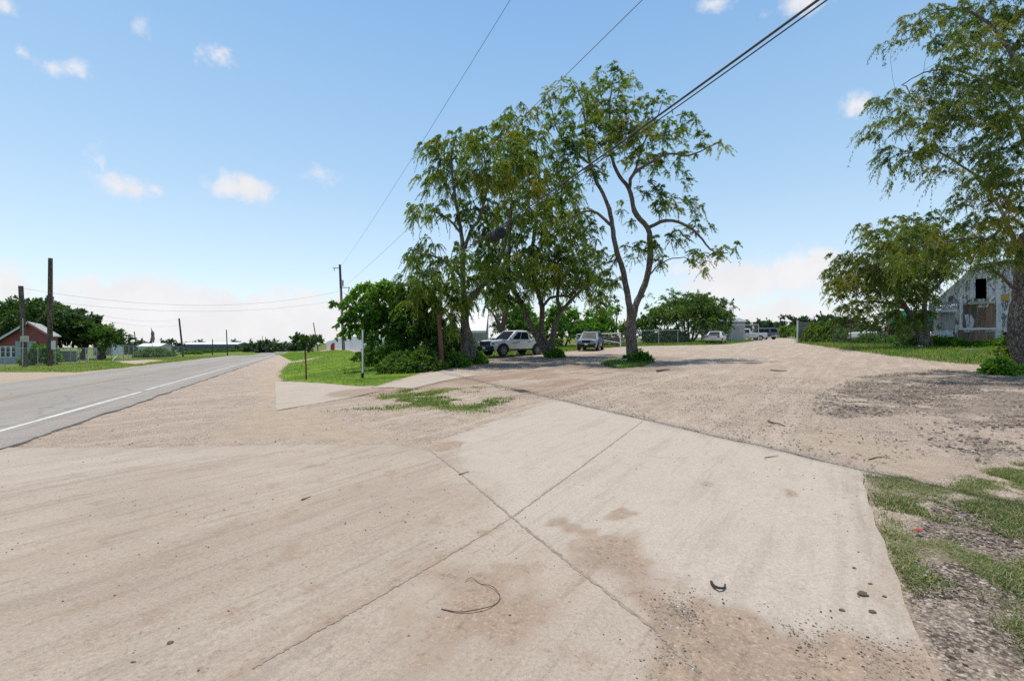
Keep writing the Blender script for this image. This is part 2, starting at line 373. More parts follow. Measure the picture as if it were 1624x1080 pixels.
# ------------------------------------------------------------------ concrete
def slab_poly():
    P = [XY(9.4, -3.98), *Gp([(150, 713.5), (330, 711), (480, 708.5), (600, 708), (650, 710), (679, 715), (692, 702.5), (880, 636), (1020, 669.5), (1190, 709), (1365, 750), (1374, 785), (1392, 840), (1425, 930), (1452, 1005), (1480, 1080)]), (1.5, 1.0), (1.3, .2), (1.2, -2), (1.2, -9), XY(-9, -3.98)]
    return np.array(P)
SLAB = slab_poly()
PAD1 = Gp([(436, 605), (500, 607.5), (560, 612.5), (612, 618), (560, 630), (490, 642), (438, 651)])
PAD2 = Gp([(590, 615), (650, 600), (705, 587.5), (757, 595.5), (700, 605), (655, 616)])
PADS = [PAD1, PAD2]

def concrete_mat(name, tint=1.):
    n = N(name); p = n.pos()
    a = n.noise(p, .5, 5., .6); b = n.noise(p, 2.6, 6., .65); f = n.noise(p, 45, 4., .7); g = n.noise(p, 210, 2., .6)
    rot = n.n('ShaderNodeMapping', vector_type='TEXTURE', i_Vector=p, i_Rotation=(0, 0, R(53)), i_Scale=(9, .8, 1)).outputs[0]
    st = n.noise(rot, 1.6, 5., .6, .3); st2 = n.noise(rot, 5., 4., .6, .3)
    dirt = n.attr('dirt'); grit = n.attr('grit'); clean = n.attr('clean')
    st3 = n.noise(rot, 13., 4., .7, .2); pit = n.noise(p, 17., 5., .75)
    base = n.mix(n.ramp(a, .3, .7), (.285*tint, .243*tint, .200*tint), (.335*tint, .292*tint, .246*tint))
    base = n.mix(n.math('MULTIPLY', clean, n.ramp(b, .2, .6, .5, 1.)), base, (.355*tint, .320*tint, .278*tint))
    w = n.math('MULTIPLY', n.math('SUBTRACT', 1., clean), n.ramp(st, .44, .66))
    base = n.mix(n.math('MULTIPLY', w, .38), base, (.245*tint, .193*tint, .145*tint))
    base = n.mix(n.math('MULTIPLY', n.ramp(st2, .52, .64), n.math('MULTIPLY_ADD', clean, -.35, .6)), base, (.235*tint, .20*tint, .17*tint))
    base = n.mix(n.math('MULTIPLY', n.ramp(st3, .56, .66), n.math('MULTIPLY_ADD', clean, -.3, .42)), base, (.19*tint, .155*tint, .125*tint))
    base = n.mix(n.math('MULTIPLY', n.ramp(b, .55, .66), n.math('MULTIPLY_ADD', clean, -.3, .5)), base, (.235, .178, .13))
    base = n.mix(n.math('MULTIPLY', n.ramp(pit, .58, .68), n.math('MULTIPLY_ADD', clean, -.4, .7)), base, (.19, .15, .118))
    dm = n.ramp(n.math('ADD', dirt, n.math('MULTIPLY', n.math('SUBTRACT', n.math('ADD', n.math('MULTIPLY', b, .55), n.math('MULTIPLY', f, .45)), .5), 2.2)), .34, .74)
    dcol = n.mix(n.ramp(b, .35, .65), (.205, .150, .110), (.275, .212, .160)); dcol = n.mix(n.math('MULTIPLY', n.ramp(pit, .50, .62), .55), dcol, (.135, .10, .076)); dcol = n.mix(n.math('MULTIPLY', n.ramp(f, .56, .66), .6), dcol, (.34, .28, .225))
    base = n.mix(n.math('MULTIPLY', dm, n.ramp(b, .3, .6, .55, .9)), base, dcol)
    v = n.vor(p, 95, 'Color'); ve = n.vor(p, 95, 'Distance')
    stn = n.cr(n.n('ShaderNodeSeparateColor', i_0=v).outputs[0], [(0, (.06, .048, .04)), (.4, (.16, .128, .102)), (.8, (.27, .225, .185)), (1, (.38, .335, .29))])
    gm = n.ramp(n.math('ADD', grit, n.math('MULTIPLY', n.math('SUBTRACT', f, .5), 1.2)), .45, .62)
    base = n.mix(gm, base, n.mix(n.ramp(ve, .35, .6), stn, (.15, .112, .085)))
    v3 = n.vor(p, 16, 'Distance'); spk = n.math('LESS_THAN', v3, .05)
    spk2 = n.math('LESS_THAN', n.vor(n.vmath('ADD', p, (3.3, 1.7, 0)), 31, 'Distance'), .085)
    spk = n.math('MAXIMUM', spk, spk2)
    base = n.mix(n.math('MULTIPLY', spk, .6), base, (.14, .11, .09))
    base = n.mix(.6, base, n.mix(1., base, n.cr(n.math('ADD', n.math('MULTIPLY', f, .5), n.math('MULTIPLY', g, .5)), [(.3, (.4, .38, .36)), (.7, (1.5, 1.5, 1.5))]), 'MULTIPLY'))
    base = n.mix(1., base, (1.12, 1.07, 1.03), 'MULTIPLY')
    h = n.math('ADD', n.math('MULTIPLY', f, .8), n.math('ADD', n.math('MULTIPLY', g, .35), n.math('MULTIPLY', gm, n.math('SUBTRACT', .9, ve))))
    return n.out(n.bsdf(i_Base_Color=base, i_Roughness=.9, i_Specular_IOR_Level=.2, i_Normal=n.bump(h, .45, .015)))

def slab(name, P, step, lift, mt, attrf=None, wob=.02):
    pts = []
    for k in range(len(P)):
        a, b = P[k], P[(k+1) % len(P)]; m = max(1, int(np.hypot(*(b-a))/.25))
        if np.hypot(*a) > 25: m = 1
        for i in range(m): pts.append(a+(b-a)*i/m)
    pts = np.array(pts); pts = pts+(np.stack([fbm(pts[:, 0]*4, pts[:, 1]*4, 60), fbm(pts[:, 0]*4, pts[:, 1]*4, 70)], 1)-.5)*2*wob
    bm = bmesh.new(); vs = [bm.verts.new((x, y, 0)) for x, y in pts]; bm.faces.new(vs)
    for ax, nrm in ((0, (1, 0, 0)), (1, (0, 1, 0))):
        for c in np.arange(pts[:, ax].min()+step, pts[:, ax].max(), step):
            co = [0, 0, 0]; co[ax] = c
            bmesh.ops.bisect_plane(bm, geom=bm.verts[:]+bm.edges[:]+bm.faces[:], plane_co=co, plane_no=nrm, dist=1e-6)
    bd = [e for e in bm.edges if e.is_boundary]
    r = bmesh.ops.extrude_edge_only(bm, edges=bd)
    low = {v for v in r['geom'] if isinstance(v, bmesh.types.BMVert)}
    bmesh.ops.recalc_face_normals(bm, faces=bm.faces)
    xy = np.array([v.co[:2] for v in bm.verts]); z = T(xy[:, 0], xy[:, 1])+lift+(fbm(xy[:, 0]*.8, xy[:, 1]*.8, 80)-.5)*.012
    for v, zz in zip(bm.verts, z): v.co.z = zz-(.16 if v in low else 0)
    me = bpy.data.meshes.new(name); bm.to_mesh(me); bm.free(); me.materials.append(mt)
    if me.polygons[0].normal.z < 0: me.flip_normals()
    if attrf:
        V = np.array([v.co for v in me.vertices])
        for k, a in attrf(V[:, 0], V[:, 1]).items():
            at = me.attributes.new(k, 'FLOAT', 'POINT'); at.data.foreach_set('value', a.astype(np.float32))
    return link(name, me)

D1 = Gp([(905, 880), (960, 850), (1010, 860), (1050, 900), (1060, 960), (1120, 985), (1180, 1010), (1300, 1030), (1480, 1078), (1480, 1100), (1000, 1100), (1060, 1040), (970, 960)])
D2 = Gp([(640, 900), (800, 880), (860, 930), (900, 980), (870, 1040), (700, 1075), (640, 1080), (700, 960)])
D3 = [Gp(q) for q in ([(855, 835), (890, 820), (960, 850), (920, 860)], [(1010, 820), (985, 835), (945, 828), (990, 808)], [(1235, 770), (1262, 775), (1265, 792), (1245, 795)], [(690, 704), (735, 700), (740, 712), (700, 722)], [(1105, 768), (1140, 768), (1135, 775), (1110, 775)], [(770, 780), (795, 782), (790, 795)], [(365, 952), (405, 955), (400, 972), (362, 970)], [(330, 970), (372, 978), (360, 990), (330, 985)], [(1083, 905), (1098, 915), (1095, 930), (1085, 925)])]
GRIT = np.array([*Gp([(1030, 960), (1090, 955), (1130, 975), (1180, 1000), (1260, 1015), (1360, 1025), (1400, 1040), (1440, 1045), (1470, 1062), (1490, 1090), (1050, 1090), (1030, 1020)])])
CLEAN = Gp([(690, 705), (880, 636), (1365, 750), (1480, 1078), (1200, 1010), (1000, 900), (812, 826)])
CLEANL = Gp([(-100, 730), (0, 718), (500, 709), (430, 722), (250, 745), (0, 775), (-100, 790)])
def slab_attr(x, y):
    n1 = fbm(x*1.6, y*1.6, 90)-.5; n2 = fbm(x*6, y*6, 95)-.5
    def pm(P, w): return sst(w, -w, sdist(x, y, P)+(n1*.9+n2*.6)*2*w)
    d = np.maximum.reduce([pm(D1, .3), pm(D2, .35)*.7, pm(GRIT, .3)])
    for q in D3: d = np.maximum(d, pm(q, .06)*.75)
    u, v = UV(x, y)
    d = np.maximum(d, .55*sst(.8, .1, np.hypot(x+1.15, y-6.6)+n1))
    # dirt gathered along the joint that runs towards the lower left
    A, B = np.array(G(812, 826)), np.array(G(400, 1070)); e = (B-A)/np.hypot(*(B-A))
    t = (x-A[0])*e[0]+(y-A[1])*e[1]; q = np.abs(-(x-A[0])*e[1]+(y-A[1])*e[0])
    d = np.maximum(d, .55*sst(.12, .0, q+n2*.1)*(t > .1))
    return dict(dirt=d, grit=pm(GRIT, .34)*np.clip(.72+n1*2.6+n2*1.5, 0, 1), clean=np.maximum(pm(CLEAN, .3), pm(CLEANL, .4)*.7))
def pad_attr(x, y):
    n1 = fbm(x*1.2, y*1.2, 97)-.5
    c1 = np.array(G(575, 622)); d = np.hypot(x-c1[0], y-c1[1])
    return dict(dirt=np.clip(.12+n1*.7, 0, 1)+sst(1.5, .5, d+n1*1.5), grit=0*x, clean=0*x+.8)

def strip_line(P, w, lift, jit=0., n=60, sag=0.):
    P = np.asarray(P, float); t = np.linspace(0, 1, len(P)); tt = np.linspace(0, 1, n)
    q = np.stack([np.interp(tt, t, P[:, 0]), np.interp(tt, t, P[:, 1])], 1)
    d = np.gradient(q, axis=0); d /= np.linalg.norm(d, axis=1)[:, None]; nr = np.stack([-d[:, 1], d[:, 0]], 1)
    q = q+nr*(rng.random((n, 1))-.5)*jit
    wd = w*(1+(rng.random((n, 1))-.5)*(1.2 if jit else 0))
    L, Rr = q+nr*wd/2, q-nr*wd/2
    V = np.concatenate([np.c_[L, T(L[:, 0], L[:, 1])+lift], np.c_[Rr, T(Rr[:, 0], Rr[:, 1])+lift]])
    i = np.arange(n-1)
    return V, np.stack([i, i+n, i+n+1, i+1], 1)

def build_hard():
    cm = concrete_mat('concrete'); 
    s = slab('driveway_slab', SLAB, .11, .03, cm, slab_attr, .045); tag(s, kind='structure')
    s1 = slab('crossing_slab', PAD1, .3, .010, concrete_mat('concrete_pad', 1.0), pad_attr, .03); tag(s1, kind='structure')
    s2 = slab('crossing_slab', PAD2, .3, .010, bpy.data.materials['concrete_pad'], pad_attr, .03); tag(s2, kind='structure')
    jm = mat('joint', (.20, .155, .12), (.30, .24, .19), 30, .95, bump=.5)
    nx = lambda x, y: (fbm(np.array([x*.8]), np.array([y*.8]), 80)[0]-.5)*.012
    for pts, w in (([(679, 715), (745, 768), (812, 826), (905, 902), (1040, 1010), (1110, 1078)], .022), ([(1020, 670), (905, 757), (812, 826)], .018), ([(812, 826), (600, 955), (400, 1072)], .012)):
        V, Fc = strip_line(Gp(pts), w, .03, .012, 120)
        V[:, 2] += (fbm(V[:, 0]*.8, V[:, 1]*.8, 80)-.5)*.012+.0025
        o = npmesh('expansion_joint', V, Fc, jm, s)
    # road
    n = N('asphalt'); p = n.pos()
    mp = n.n('ShaderNodeMapping', vector_type='TEXTURE', i_Vector=p, i_Rotation=(0, 0, math.atan2(C1, -S1)), i_Scale=(30, 1, 1)).outputs[0]
    a = n.noise(mp, .55, 4., .6); b = n.noise(p, .8, 5., .6); f = n.noise(p, 60, 3., .75); vo = n.vor(p, 70, 'Color')
    c = n.mix(n.ramp(a, .35, .65), (.235, .207, .178), (.287, .255, .221))
    c = n.mix(n.math('MULTIPLY', n.ramp(b, .45, .7), .4), c, (.27, .235, .20))
    ce = n.vor(n.vmath('ADD', p, n.scale(n.noise(p, 1.5, 4., .6, 0., True), (.9, .9, 0))), .42, 'Distance', 'DISTANCE_TO_EDGE'); c = n.mix(n.math('MULTIPLY', n.ramp(ce, .022, .006), .3), c, (.09, .078, .068))
    c = n.mix(n.math('MULTIPLY', n.ramp(n.noise(mp, 2.2, 4., .65), .56, .66), .4), c, (.135, .118, .104))
    c = n.mix(.45, c, n.mix(1., c, n.cr(n.math('ADD', n.math('MULTIPLY', f, .6), n.math('MULTIPLY', n.n('ShaderNodeSeparateColor', i_0=vo).outputs[0], .4)), [(.25, (.45, .45, .45)), (.8, (1.6, 1.6, 1.6))]), 'MULTIPLY'))
    am = n.out(n.bsdf(i_Base_Color=c, i_Roughness=.88, i_Specular_IOR_Level=.25, i_Normal=n.bump(f, .5, .01)))
    us = np.concatenate([np.arange(-40, 40, .16), np.arange(40, 262, 1.)])
    vs = np.array([ROADL-.1, ROADL, -10, -8.2, -6, -4.6, ROADR, ROADR+.03])
    U, V_ = np.meshgrid(us, vs, indexing='ij'); V_ = V_.copy()
    j = (fbm(us*.9, us*0+3, 31)-.5)*.22+(fbm(us*5, us*0+8, 35)-.5)*.05
    V_[:, -2] += j; V_[:, -1] += j
    j2 = (fbm(us*.7, us*0+5, 32)-.5)*1.0; V_[:, 0] += j2; V_[:, 1] += j2
    wid = sst(35, 90, us)*1.2; V_[:, 0] -= wid; V_[:, 1] -= wid
    x, y = XY(U, V_); z = T(x, y)+.035; z[:, 0] -= .12; z[:, -1] -= .14
    kk, nn = U.shape; i = np.arange(kk-1)[:, None]*nn; q = np.arange(nn-1)[None]
    Fq = np.stack([i+q, i+q+1, i+nn+q+1, i+nn+q], -1).reshape(-1, 4)[:, ::-1]
    o = npmesh('road', np.stack([x, y, z], -1).reshape(-1, 3), Fq, am); tag(o, kind='structure')
    if o.data.polygons[3].normal.z < 0: o.data.flip_normals()
    mw = mat('road_white', (.56, .545, .51), (.42, .40, .37), 3, .7, wear=((.24, .215, .19), .36)); my = mat('road_yellow', (.31, .215, .115), (.26, .20, .14), 2, .8, wear=((.21, .185, .16), .47))
    def line(v, u0, u1, w, m):
        us_ = np.linspace(u0, u1, 80); V, Fc = strip_line(np.array([XY(a_, v) for a_ in us_]), w, .0395, 0, 200); npmesh('road_marking', V, Fc, m, o)
    line(-4.9, -30, 19.6, .12, mw); line(-4.95, 20.1, 130, .12, mw)
    line(-8.28, -30, 130, .12, my); line(-8.0, -30, 130, .11, my)
    line(-11.9, 30, 130, .11, my) if False else None

# ------------------------------------------------------------------ leaves and trees
def nrm(a): return a/(np.linalg.norm(a, axis=-1, keepdims=True)+1e-9)
def rdir(n): return nrm(rng.normal(size=(n, 3)))
def leaves(name, C, Dv, L, Wd, tone, m, parent, fold=.2):
    n = len(C); s = nrm(np.cross(Dv, rdir(n))); u = np.cross(s, Dv)
    L = np.broadcast_to(L, (n,))[:, None]; Wd = np.broadcast_to(Wd, (n,))[:, None]
    V = np.stack([C, C+Dv*L*.42+s*Wd*.5+u*Wd*fold, C+Dv*L, C+Dv*L*.42-s*Wd*.5+u*Wd*fold], 1).reshape(-1, 3)
    return npmesh(name, V, np.arange(4*n).reshape(n, 4), m, parent, attrs=dict(tone=np.repeat(np.clip(tone, 0, 1), 4)))

def spray(cents, outs, size, per, L, Wd, droop, twigs=7, tone=None, tj=.16, ctr=None):
    """drooping sprays: per leaves along `twigs` twiglets round each centre"""
    n = len(cents); tw = n*twigs
    c = np.repeat(cents, twigs, 0); sz = np.repeat(size, twigs)
    d = nrm(rdir(tw)+np.repeat(outs, twigs, 0)*.75+np.array([0, 0, .25]))
    Ln = sz*(.55+.6*rng.random(tw)); k = max(1, per//twigs)
    t = .1+.9*rng.random((tw, k))
    P = c[:, None]+d[:, None]*(Ln[:, None]*t)[..., None]+np.array([0, 0, -1.])*(droop*Ln[:, None]*t**2)[..., None]
    tg = nrm(d[:, None]+np.array([0, 0, -1.])*(2*droop*t)[..., None])
    P = P.reshape(-1, 3); tg = tg.reshape(-1, 3); m = len(P)
    lf = nrm(tg*.8+rdir(m)*.75+np.array([0, 0, -1.])*droop*.6)
    P = P+rdir(m)*.03*sz.mean()
    tn = np.repeat(tone, twigs*k)+rng.normal(0, tj, m)
    return P, lf, L*(.65+.7*rng.random(m)), Wd*(.7+.6*rng.random(m)), tn

def catm(P, step):
    P = np.asarray(P, float); 
    if len(P) == 2: Q = P
    else:
        Q = []; X = np.vstack([2*P[0]-P[1], P, 2*P[-1]-P[-2]])
        for i in range(1, len(X)-2):
            a, b, c, d = X[i-1:i+3]
            for t in np.linspace(0, 1, 6, endpoint=False):
                Q.append(.5*(2*b+(c-a)*t+(2*a-5*b+4*c-d)*t*t+(3*b-a-3*c+d)*t**3))
        Q = np.array(Q+[P[-1]])
    s = np.concatenate([[0], np.cumsum(np.linalg.norm(np.diff(Q, axis=0), axis=1))]); m = max(2, int(s[-1]/step)+1)
    tt = np.linspace(0, s[-1], m)
    return np.stack([np.interp(tt, s, Q[:, i]) for i in range(3)], 1), tt/s[-1]

class Tree:
    def __init__(s, step=.3): s.P = np.zeros((30000, 3)); s.par = []; s.r = []; s.n = 0; s.step = step
    def node(s, p, par, r=0.):
        s.P[s.n] = p; s.par.append(par); s.r.append(r); s.n += 1; return s.n-1
    def limb(s, pts, r0, r1):
        Q, t = catm(pts, s.step)
        if s.n == 0: k = -1
        else: k = int(np.argmin(((s.P[:s.n]-Q[0])**2).sum(1)))
        for i, (q, a) in enumerate(zip(Q, t)):
            if s.n and i == 0: continue
            r = r0+(r1-r0)*a
            k = s.node(q+rng.normal(0, .012, 3)*(i > 0), k, r*(1+.05*math.sin(i*1.3+r0*40)+.02*rng.normal()))
    def reach(s, targets, arc=.1, wig=.07):
        d0 = np.sqrt(((targets[:, None]-s.P[None, :s.n:3])**2).sum(2)).min(1)
        outs = np.zeros_like(targets)
        for i in np.argsort(d0):
            q = targets[i]; d = np.sqrt(((s.P[:s.n]-q)**2).sum(1)); d = d+np.maximum(0, s.P[:s.n, 2]-q[2])*1.1
            k = int(np.argmin(d)); p = s.P[k].copy(); D = np.linalg.norm(q-p)
            m = max(1, int(D/(s.step*1.3))); w = rng.normal(0, wig, 3)*D
            pp = p
            for a in np.linspace(0, 1, m+1)[1:]:
                b = math.sin(math.pi*a); pp = p+(q-p)*a+w*b+np.array([0, 0, arc*D*b])+rng.normal(0, .015, 3)*D*(a < 1)
                k = s.node(pp, k)
            outs[i] = (q-p)/(D+1e-6)
        return outs
    def mesh(s, name, m, parent, tip=.012, pw=.42, rough=.07):
        n = s.n; par = np.array(s.par); ch = [[] for _ in range(n)]
        w = np.zeros(n)
        for i in range(n-1, -1, -1):
            if not ch[i]: w[i] = 1
            if par[i] >= 0: w[par[i]] += w[i]; ch[par[i]].append(i)
        r = np.maximum(np.array(s.r), tip*w**pw)
        for i in range(n):
            if par[i] >= 0: r[i] = min(r[i], r[par[i]]*1.0)
        mb_v = []; mb_f = []; off = 0
        starts = [(-1, i) for i in range(n) if par[i] < 0]
        while starts:
            p0, i = starts.pop(); ch_ = [p0] if p0 >= 0 else []
            while True:
                ch_.append(i); c = ch[i]
                if not c: break
                c = sorted(c, key=lambda a: -w[a]*1-1e3*s.r[a]); starts += [(i, a) for a in c[1:]]; i = c[0]
            if len(ch_) < 2: continue
            Pq = s.P[ch_]; rr = r[ch_].copy()
            if p0 >= 0: rr[0] = rr[1]
            k = len(Pq); ns = 16 if rr.max() > .12 else 7 if rr.max() > .04 else 4 if rr.max() > .02 else 3
            t = nrm(np.gradient(Pq, axis=0)); ref = np.array([0, 1., 0]) if abs(t[:, 1]).mean() < .8 else np.array([1., 0, 0])
            a = nrm(np.cross(t, ref)); b = np.cross(t, a); an = np.arange(ns)*2*math.pi/ns
            rad = rr[:, None]*(1+(rng.random((k, ns))-.5)*2*rough*(rr[:, None] > .05))
            V = Pq[:, None]+rad[..., None]*(np.cos(an)[None, :, None]*a[:, None]+np.sin(an)[None, :, None]*b[:, None])
            ii = np.arange(k-1)[:, None]*ns; jj = np.arange(ns)[None]; j2 = (jj+1) % ns
            mb_f.append((np.stack([ii+jj, ii+ns+jj, ii+ns+j2, ii+j2], -1).reshape(-1, 4)+off)[:, ::-1]); mb_v.append(V.reshape(-1, 3)); off += k*ns
        return npmesh(name, np.concatenate(mb_v), np.concatenate(mb_f), m, parent, smooth=True)

def in_lobes(lobes, dens):
    """lobes: (x,y,z,rx,ry,rz) world -> points, spaced"""
    out = []; w = []
    for l in lobes:
        l = np.array(l, float); n = max(2, int(dens*(l[3]*l[4]*l[5])**(2/3.)*3))
        k = rdir(n*3)*(rng.random((n*3, 1))**(1/2.4)); p = l[:3]+k*l[3:]
        keep = []
        for q in p:
            if len(keep) >= n: break
            if all(((q-z)**2).sum() > (.35/ dens**.5)**2 for z in keep[-12:]): keep.append(q)
        out += keep; w += [rng.normal(0, .07)]*len(keep)
    return np.array(out), np.array(w)

def tree(name, label, base, limbs, lobes, leaf, bark, per=140, dens=1.3, L=.13, Wd=.03, size=.62, droop=.5, twigs=8, tone=.5, tj=.15, cat='tree', tip=.011, group=None, zt=.12, step=.3, arc=.1, pw=.42, seed=0, lw=.62):
    global rng
    rng = np.random.default_rng(100+seed)
    root = thing(name, label, cat, base, 0, group); b = np.array(base)
    t = Tree(step)
    for pts, r0, r1 in limbs: t.limb(np.array(pts)-b, r0*lw, r1*lw)
    lb = np.array(lobes, float); lb[:, :3] -= b
    C, lt = in_lobes(lb, dens); o = t.reach(C, arc)
    t.mesh('trunk', M[bark], root, tip, pw)
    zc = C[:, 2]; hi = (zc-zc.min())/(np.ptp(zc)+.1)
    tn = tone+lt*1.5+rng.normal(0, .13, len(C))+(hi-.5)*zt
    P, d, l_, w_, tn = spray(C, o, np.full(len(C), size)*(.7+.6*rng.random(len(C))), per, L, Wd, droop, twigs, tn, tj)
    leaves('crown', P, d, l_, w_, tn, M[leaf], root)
    return root

def pxlobes(D, L, ds=1., dd=0):
    """crown masses measured in the picture plane at depth D, given depth spread"""
    out = []
    for l in L:
        px, py, rx, ry = l[:4]; y = D+(l[4] if len(l) > 4 else rng.normal(0, ds))+dd
        p = W(px, py, y); out.append((*p, rx/F_*y, (rx+ry)/2/F_*y, ry/F_*y))
    return out
def pxl(D, pts, dy=None):
    k = len(pts); dy = dy if dy is not None else [0]*k
    return [tuple(W(p[0], p[1], D+(p[2] if len(p) > 2 else 0))) for p in pts]

def hero_trees():
    # --- left willow beside the rusty post
    b = onG(741, 578); D = b.y
    k = F_/D
    limbs = [(pxl(D, [(741, 580), (739, 560), (738, 530), (737, 505), (739, 482)]), 15/k, 10/k),
             (pxl(D, [(741, 580), (750, 560), (746, 540), (742, 520)]), 11/k, 7/k),
             (pxl(D, [(738, 495), (722, 478, -.5), (700, 462, -1.2), (680, 455, -1.8), (662, 462, -2.4)]), 7/k, 2.2/k),
             (pxl(D, [(739, 482), (756, 462, .5), (780, 436, 1), (796, 405, 1.2), (806, 360, 1.3), (812, 310, 1.2)]), 8/k, 2/k),
             (pxl(D, [(739, 482), (734, 445), (735, 405), (732, 372), (727, 345), (720, 300), (716, 255), (722, 215)]), 8/k, 1.6/k),
             (pxl(D, [(732, 372), (718, 354, .4), (700, 340, .8), (675, 332, 1)]), 4/k, 1.5/k),
             (pxl(D, [(735, 400), (748, 362, -.6), (758, 352, -.8), (772, 300, -1), (768, 245, -1)]), 5/k, 1.6/k),
             (pxl(D, [(734, 440), (712, 420, -1), (685, 405, -1.6), (660, 402, -2)]), 4.5/k, 1.5/k)]
    L = [(728, 222, 44, 26), (700, 240, 32, 34), (690, 285, 26, 26), (735, 285, 40, 30), (770, 245, 40, 45), (790, 300, 40, 45), (662, 332, 26, 16), (695, 330, 22, 16), (735, 335, 30, 18),
         (655, 405, 24, 16), (690, 425, 40, 28), (675, 385, 18, 12), (725, 410, 32, 28), (770, 390, 42, 40), (665, 470, 36, 34), (700, 485, 44, 26), (745, 450, 40, 30), (705, 520, 26, 24), (800, 440, 36, 36), (640, 445, 18, 14), (760, 330, 26, 24), (815, 250, 30, 40), (690, 455, 42, 30, -2.5), (720, 500, 34, 22, -2)]
    tree('willow_tree', 'leaning willow with feathery crown, single thick trunk just left of the white pickup', b, limbs, pxlobes(D, L, 1.2), 'leaf_willow', 'bark_grey', per=600, dens=5.8, L=.105, Wd=.0235, size=.62, droop=.95, tone=.47, tip=.006, seed=1)
    # --- middle willow, several stems in front of the pickup bed
    b = onG(869, 567); D = b.y; k = F_/D
    limbs = [(pxl(D, [(871, 569), (858, 545), (846, 525), (836, 505), (829, 484), (815, 460), (806, 430), (808, 380), (812, 320)]), 9.5/k, 2/k),
             (pxl(D, [(871, 569), (866, 545, .4), (858, 528, .5), (860, 500, .6), (858, 478, .7), (849, 450, .7), (843, 410, .8), (850, 350, 1), (856, 290, 1.2), (850, 230, 1)]), 8.5/k, 1.6/k),
             (pxl(D, [(872, 569), (876, 540, -.4), (880, 515, -.6), (889, 496, -.8), (904, 478, -1), (920, 462, -1.2), (940, 450, -1.3)]), 9/k, 2/k),
             (pxl(D, [(889, 496, -.8), (884, 470, -.6), (890, 430, -.4), (905, 390, 0), (900, 340, 0)]), 5/k, 1.8/k),
             (pxl(D, [(862, 485, .6), (874, 472, .4), (900, 470, .2), (912, 480, 0)]), 4/k, 2/k),
             (pxl(D, [(829, 484), (812, 474), (795, 470), (775, 455)]), 4/k, 2/k)]
    L = [(830, 195, 40, 28), (805, 225, 36, 34), (850, 235, 40, 34), (835, 275, 50, 40), (800, 285, 34, 36), (880, 290, 36, 40), (840, 340, 52, 44), (800, 360, 36, 40), (885, 360, 40, 38), (850, 405, 56, 36), (800, 425, 42, 30), (905, 410, 40, 34), (930, 445, 40, 28), (870, 450, 46, 22), (815, 465, 36, 18), (775, 470, 30, 22), (945, 475, 22, 16), (915, 335, 28, 30), (770, 430, 26, 28), (840, 425, 50, 30, -2.5), (900, 435, 44, 26, -2.3)]
    tree('willow_tree', 'wide willow with three curved stems from one base, standing in front of the pickup bed', b, limbs, pxlobes(D, L, 1.4), 'leaf_willow', 'bark', per=600, dens=5.8, L=.105, Wd=.0235, size=.66, droop=1.05, tone=.53, tip=.006, seed=2)
    # --- open forked willow on its own islet
    b = onG(1003, 573); D = b.y; k = F_/D
    limbs = [(pxl(D, [(1004, 576), (1003, 560), (1001, 535), (1000, 515), (1002, 497)]), 15.5/k, 12.5/k),
             (pxl(D, [(1000, 525), (990, 521), (987, 517)]), 9/k, 7/k),
             (pxl(D, [(1002, 503), (997, 480), (988, 430), (978, 398), (971, 361), (967, 335), (958, 310), (945, 287), (936, 261), (930, 220), (925, 170), (915, 140)]), 8.5/k, 1.3/k),
             (pxl(D, [(971, 361), (949, 339, .5), (930, 335, .8), (908, 345, 1.2), (893, 358, 1.5)]), 4.5/k, 1.6/k),
             (pxl(D, [(1003, 503), (1010, 480), (1023, 450), (1031, 413), (1030, 369), (1022, 354)]), 9/k, 6.5/k),
             (pxl(D, [(1022, 354), (1007, 338), (1001, 308), (993, 293), (978, 272), (968, 240), (966, 190), (970, 140), (975, 116)]), 6.5/k, 1.2/k),
             (pxl(D, [(1001, 302), (999, 287, -.3), (1008, 273, -.5), (1027, 261, -.8), (1060, 244, -1), (1090, 247, -1.2), (1120, 236, -1.4), (1140, 226, -1.5)]), 4.5/k, 1.1/k),
             (pxl(D, [(1030, 362), (1056, 350, -.4), (1090, 358, -.7), (1112, 378, -1), (1130, 398, -1.2), (1155, 402, -1.4)]), 5/k, 1.2/k),
             (pxl(D, [(1008, 273, -.5), (1020, 230, 0), (1040, 190, .4), (1052, 160, .6)]), 3/k, 1/k),
             (pxl(D, [(936, 261), (912, 240, .6), (885, 210, 1), (872, 160, 1.2)]), 3/k, 1/k),
             (pxl(D, [(1020, 455), (1035, 430, -.5), (1060, 412, -.7), (1085, 408, -.8)]), 2.6/k, 1/k)]
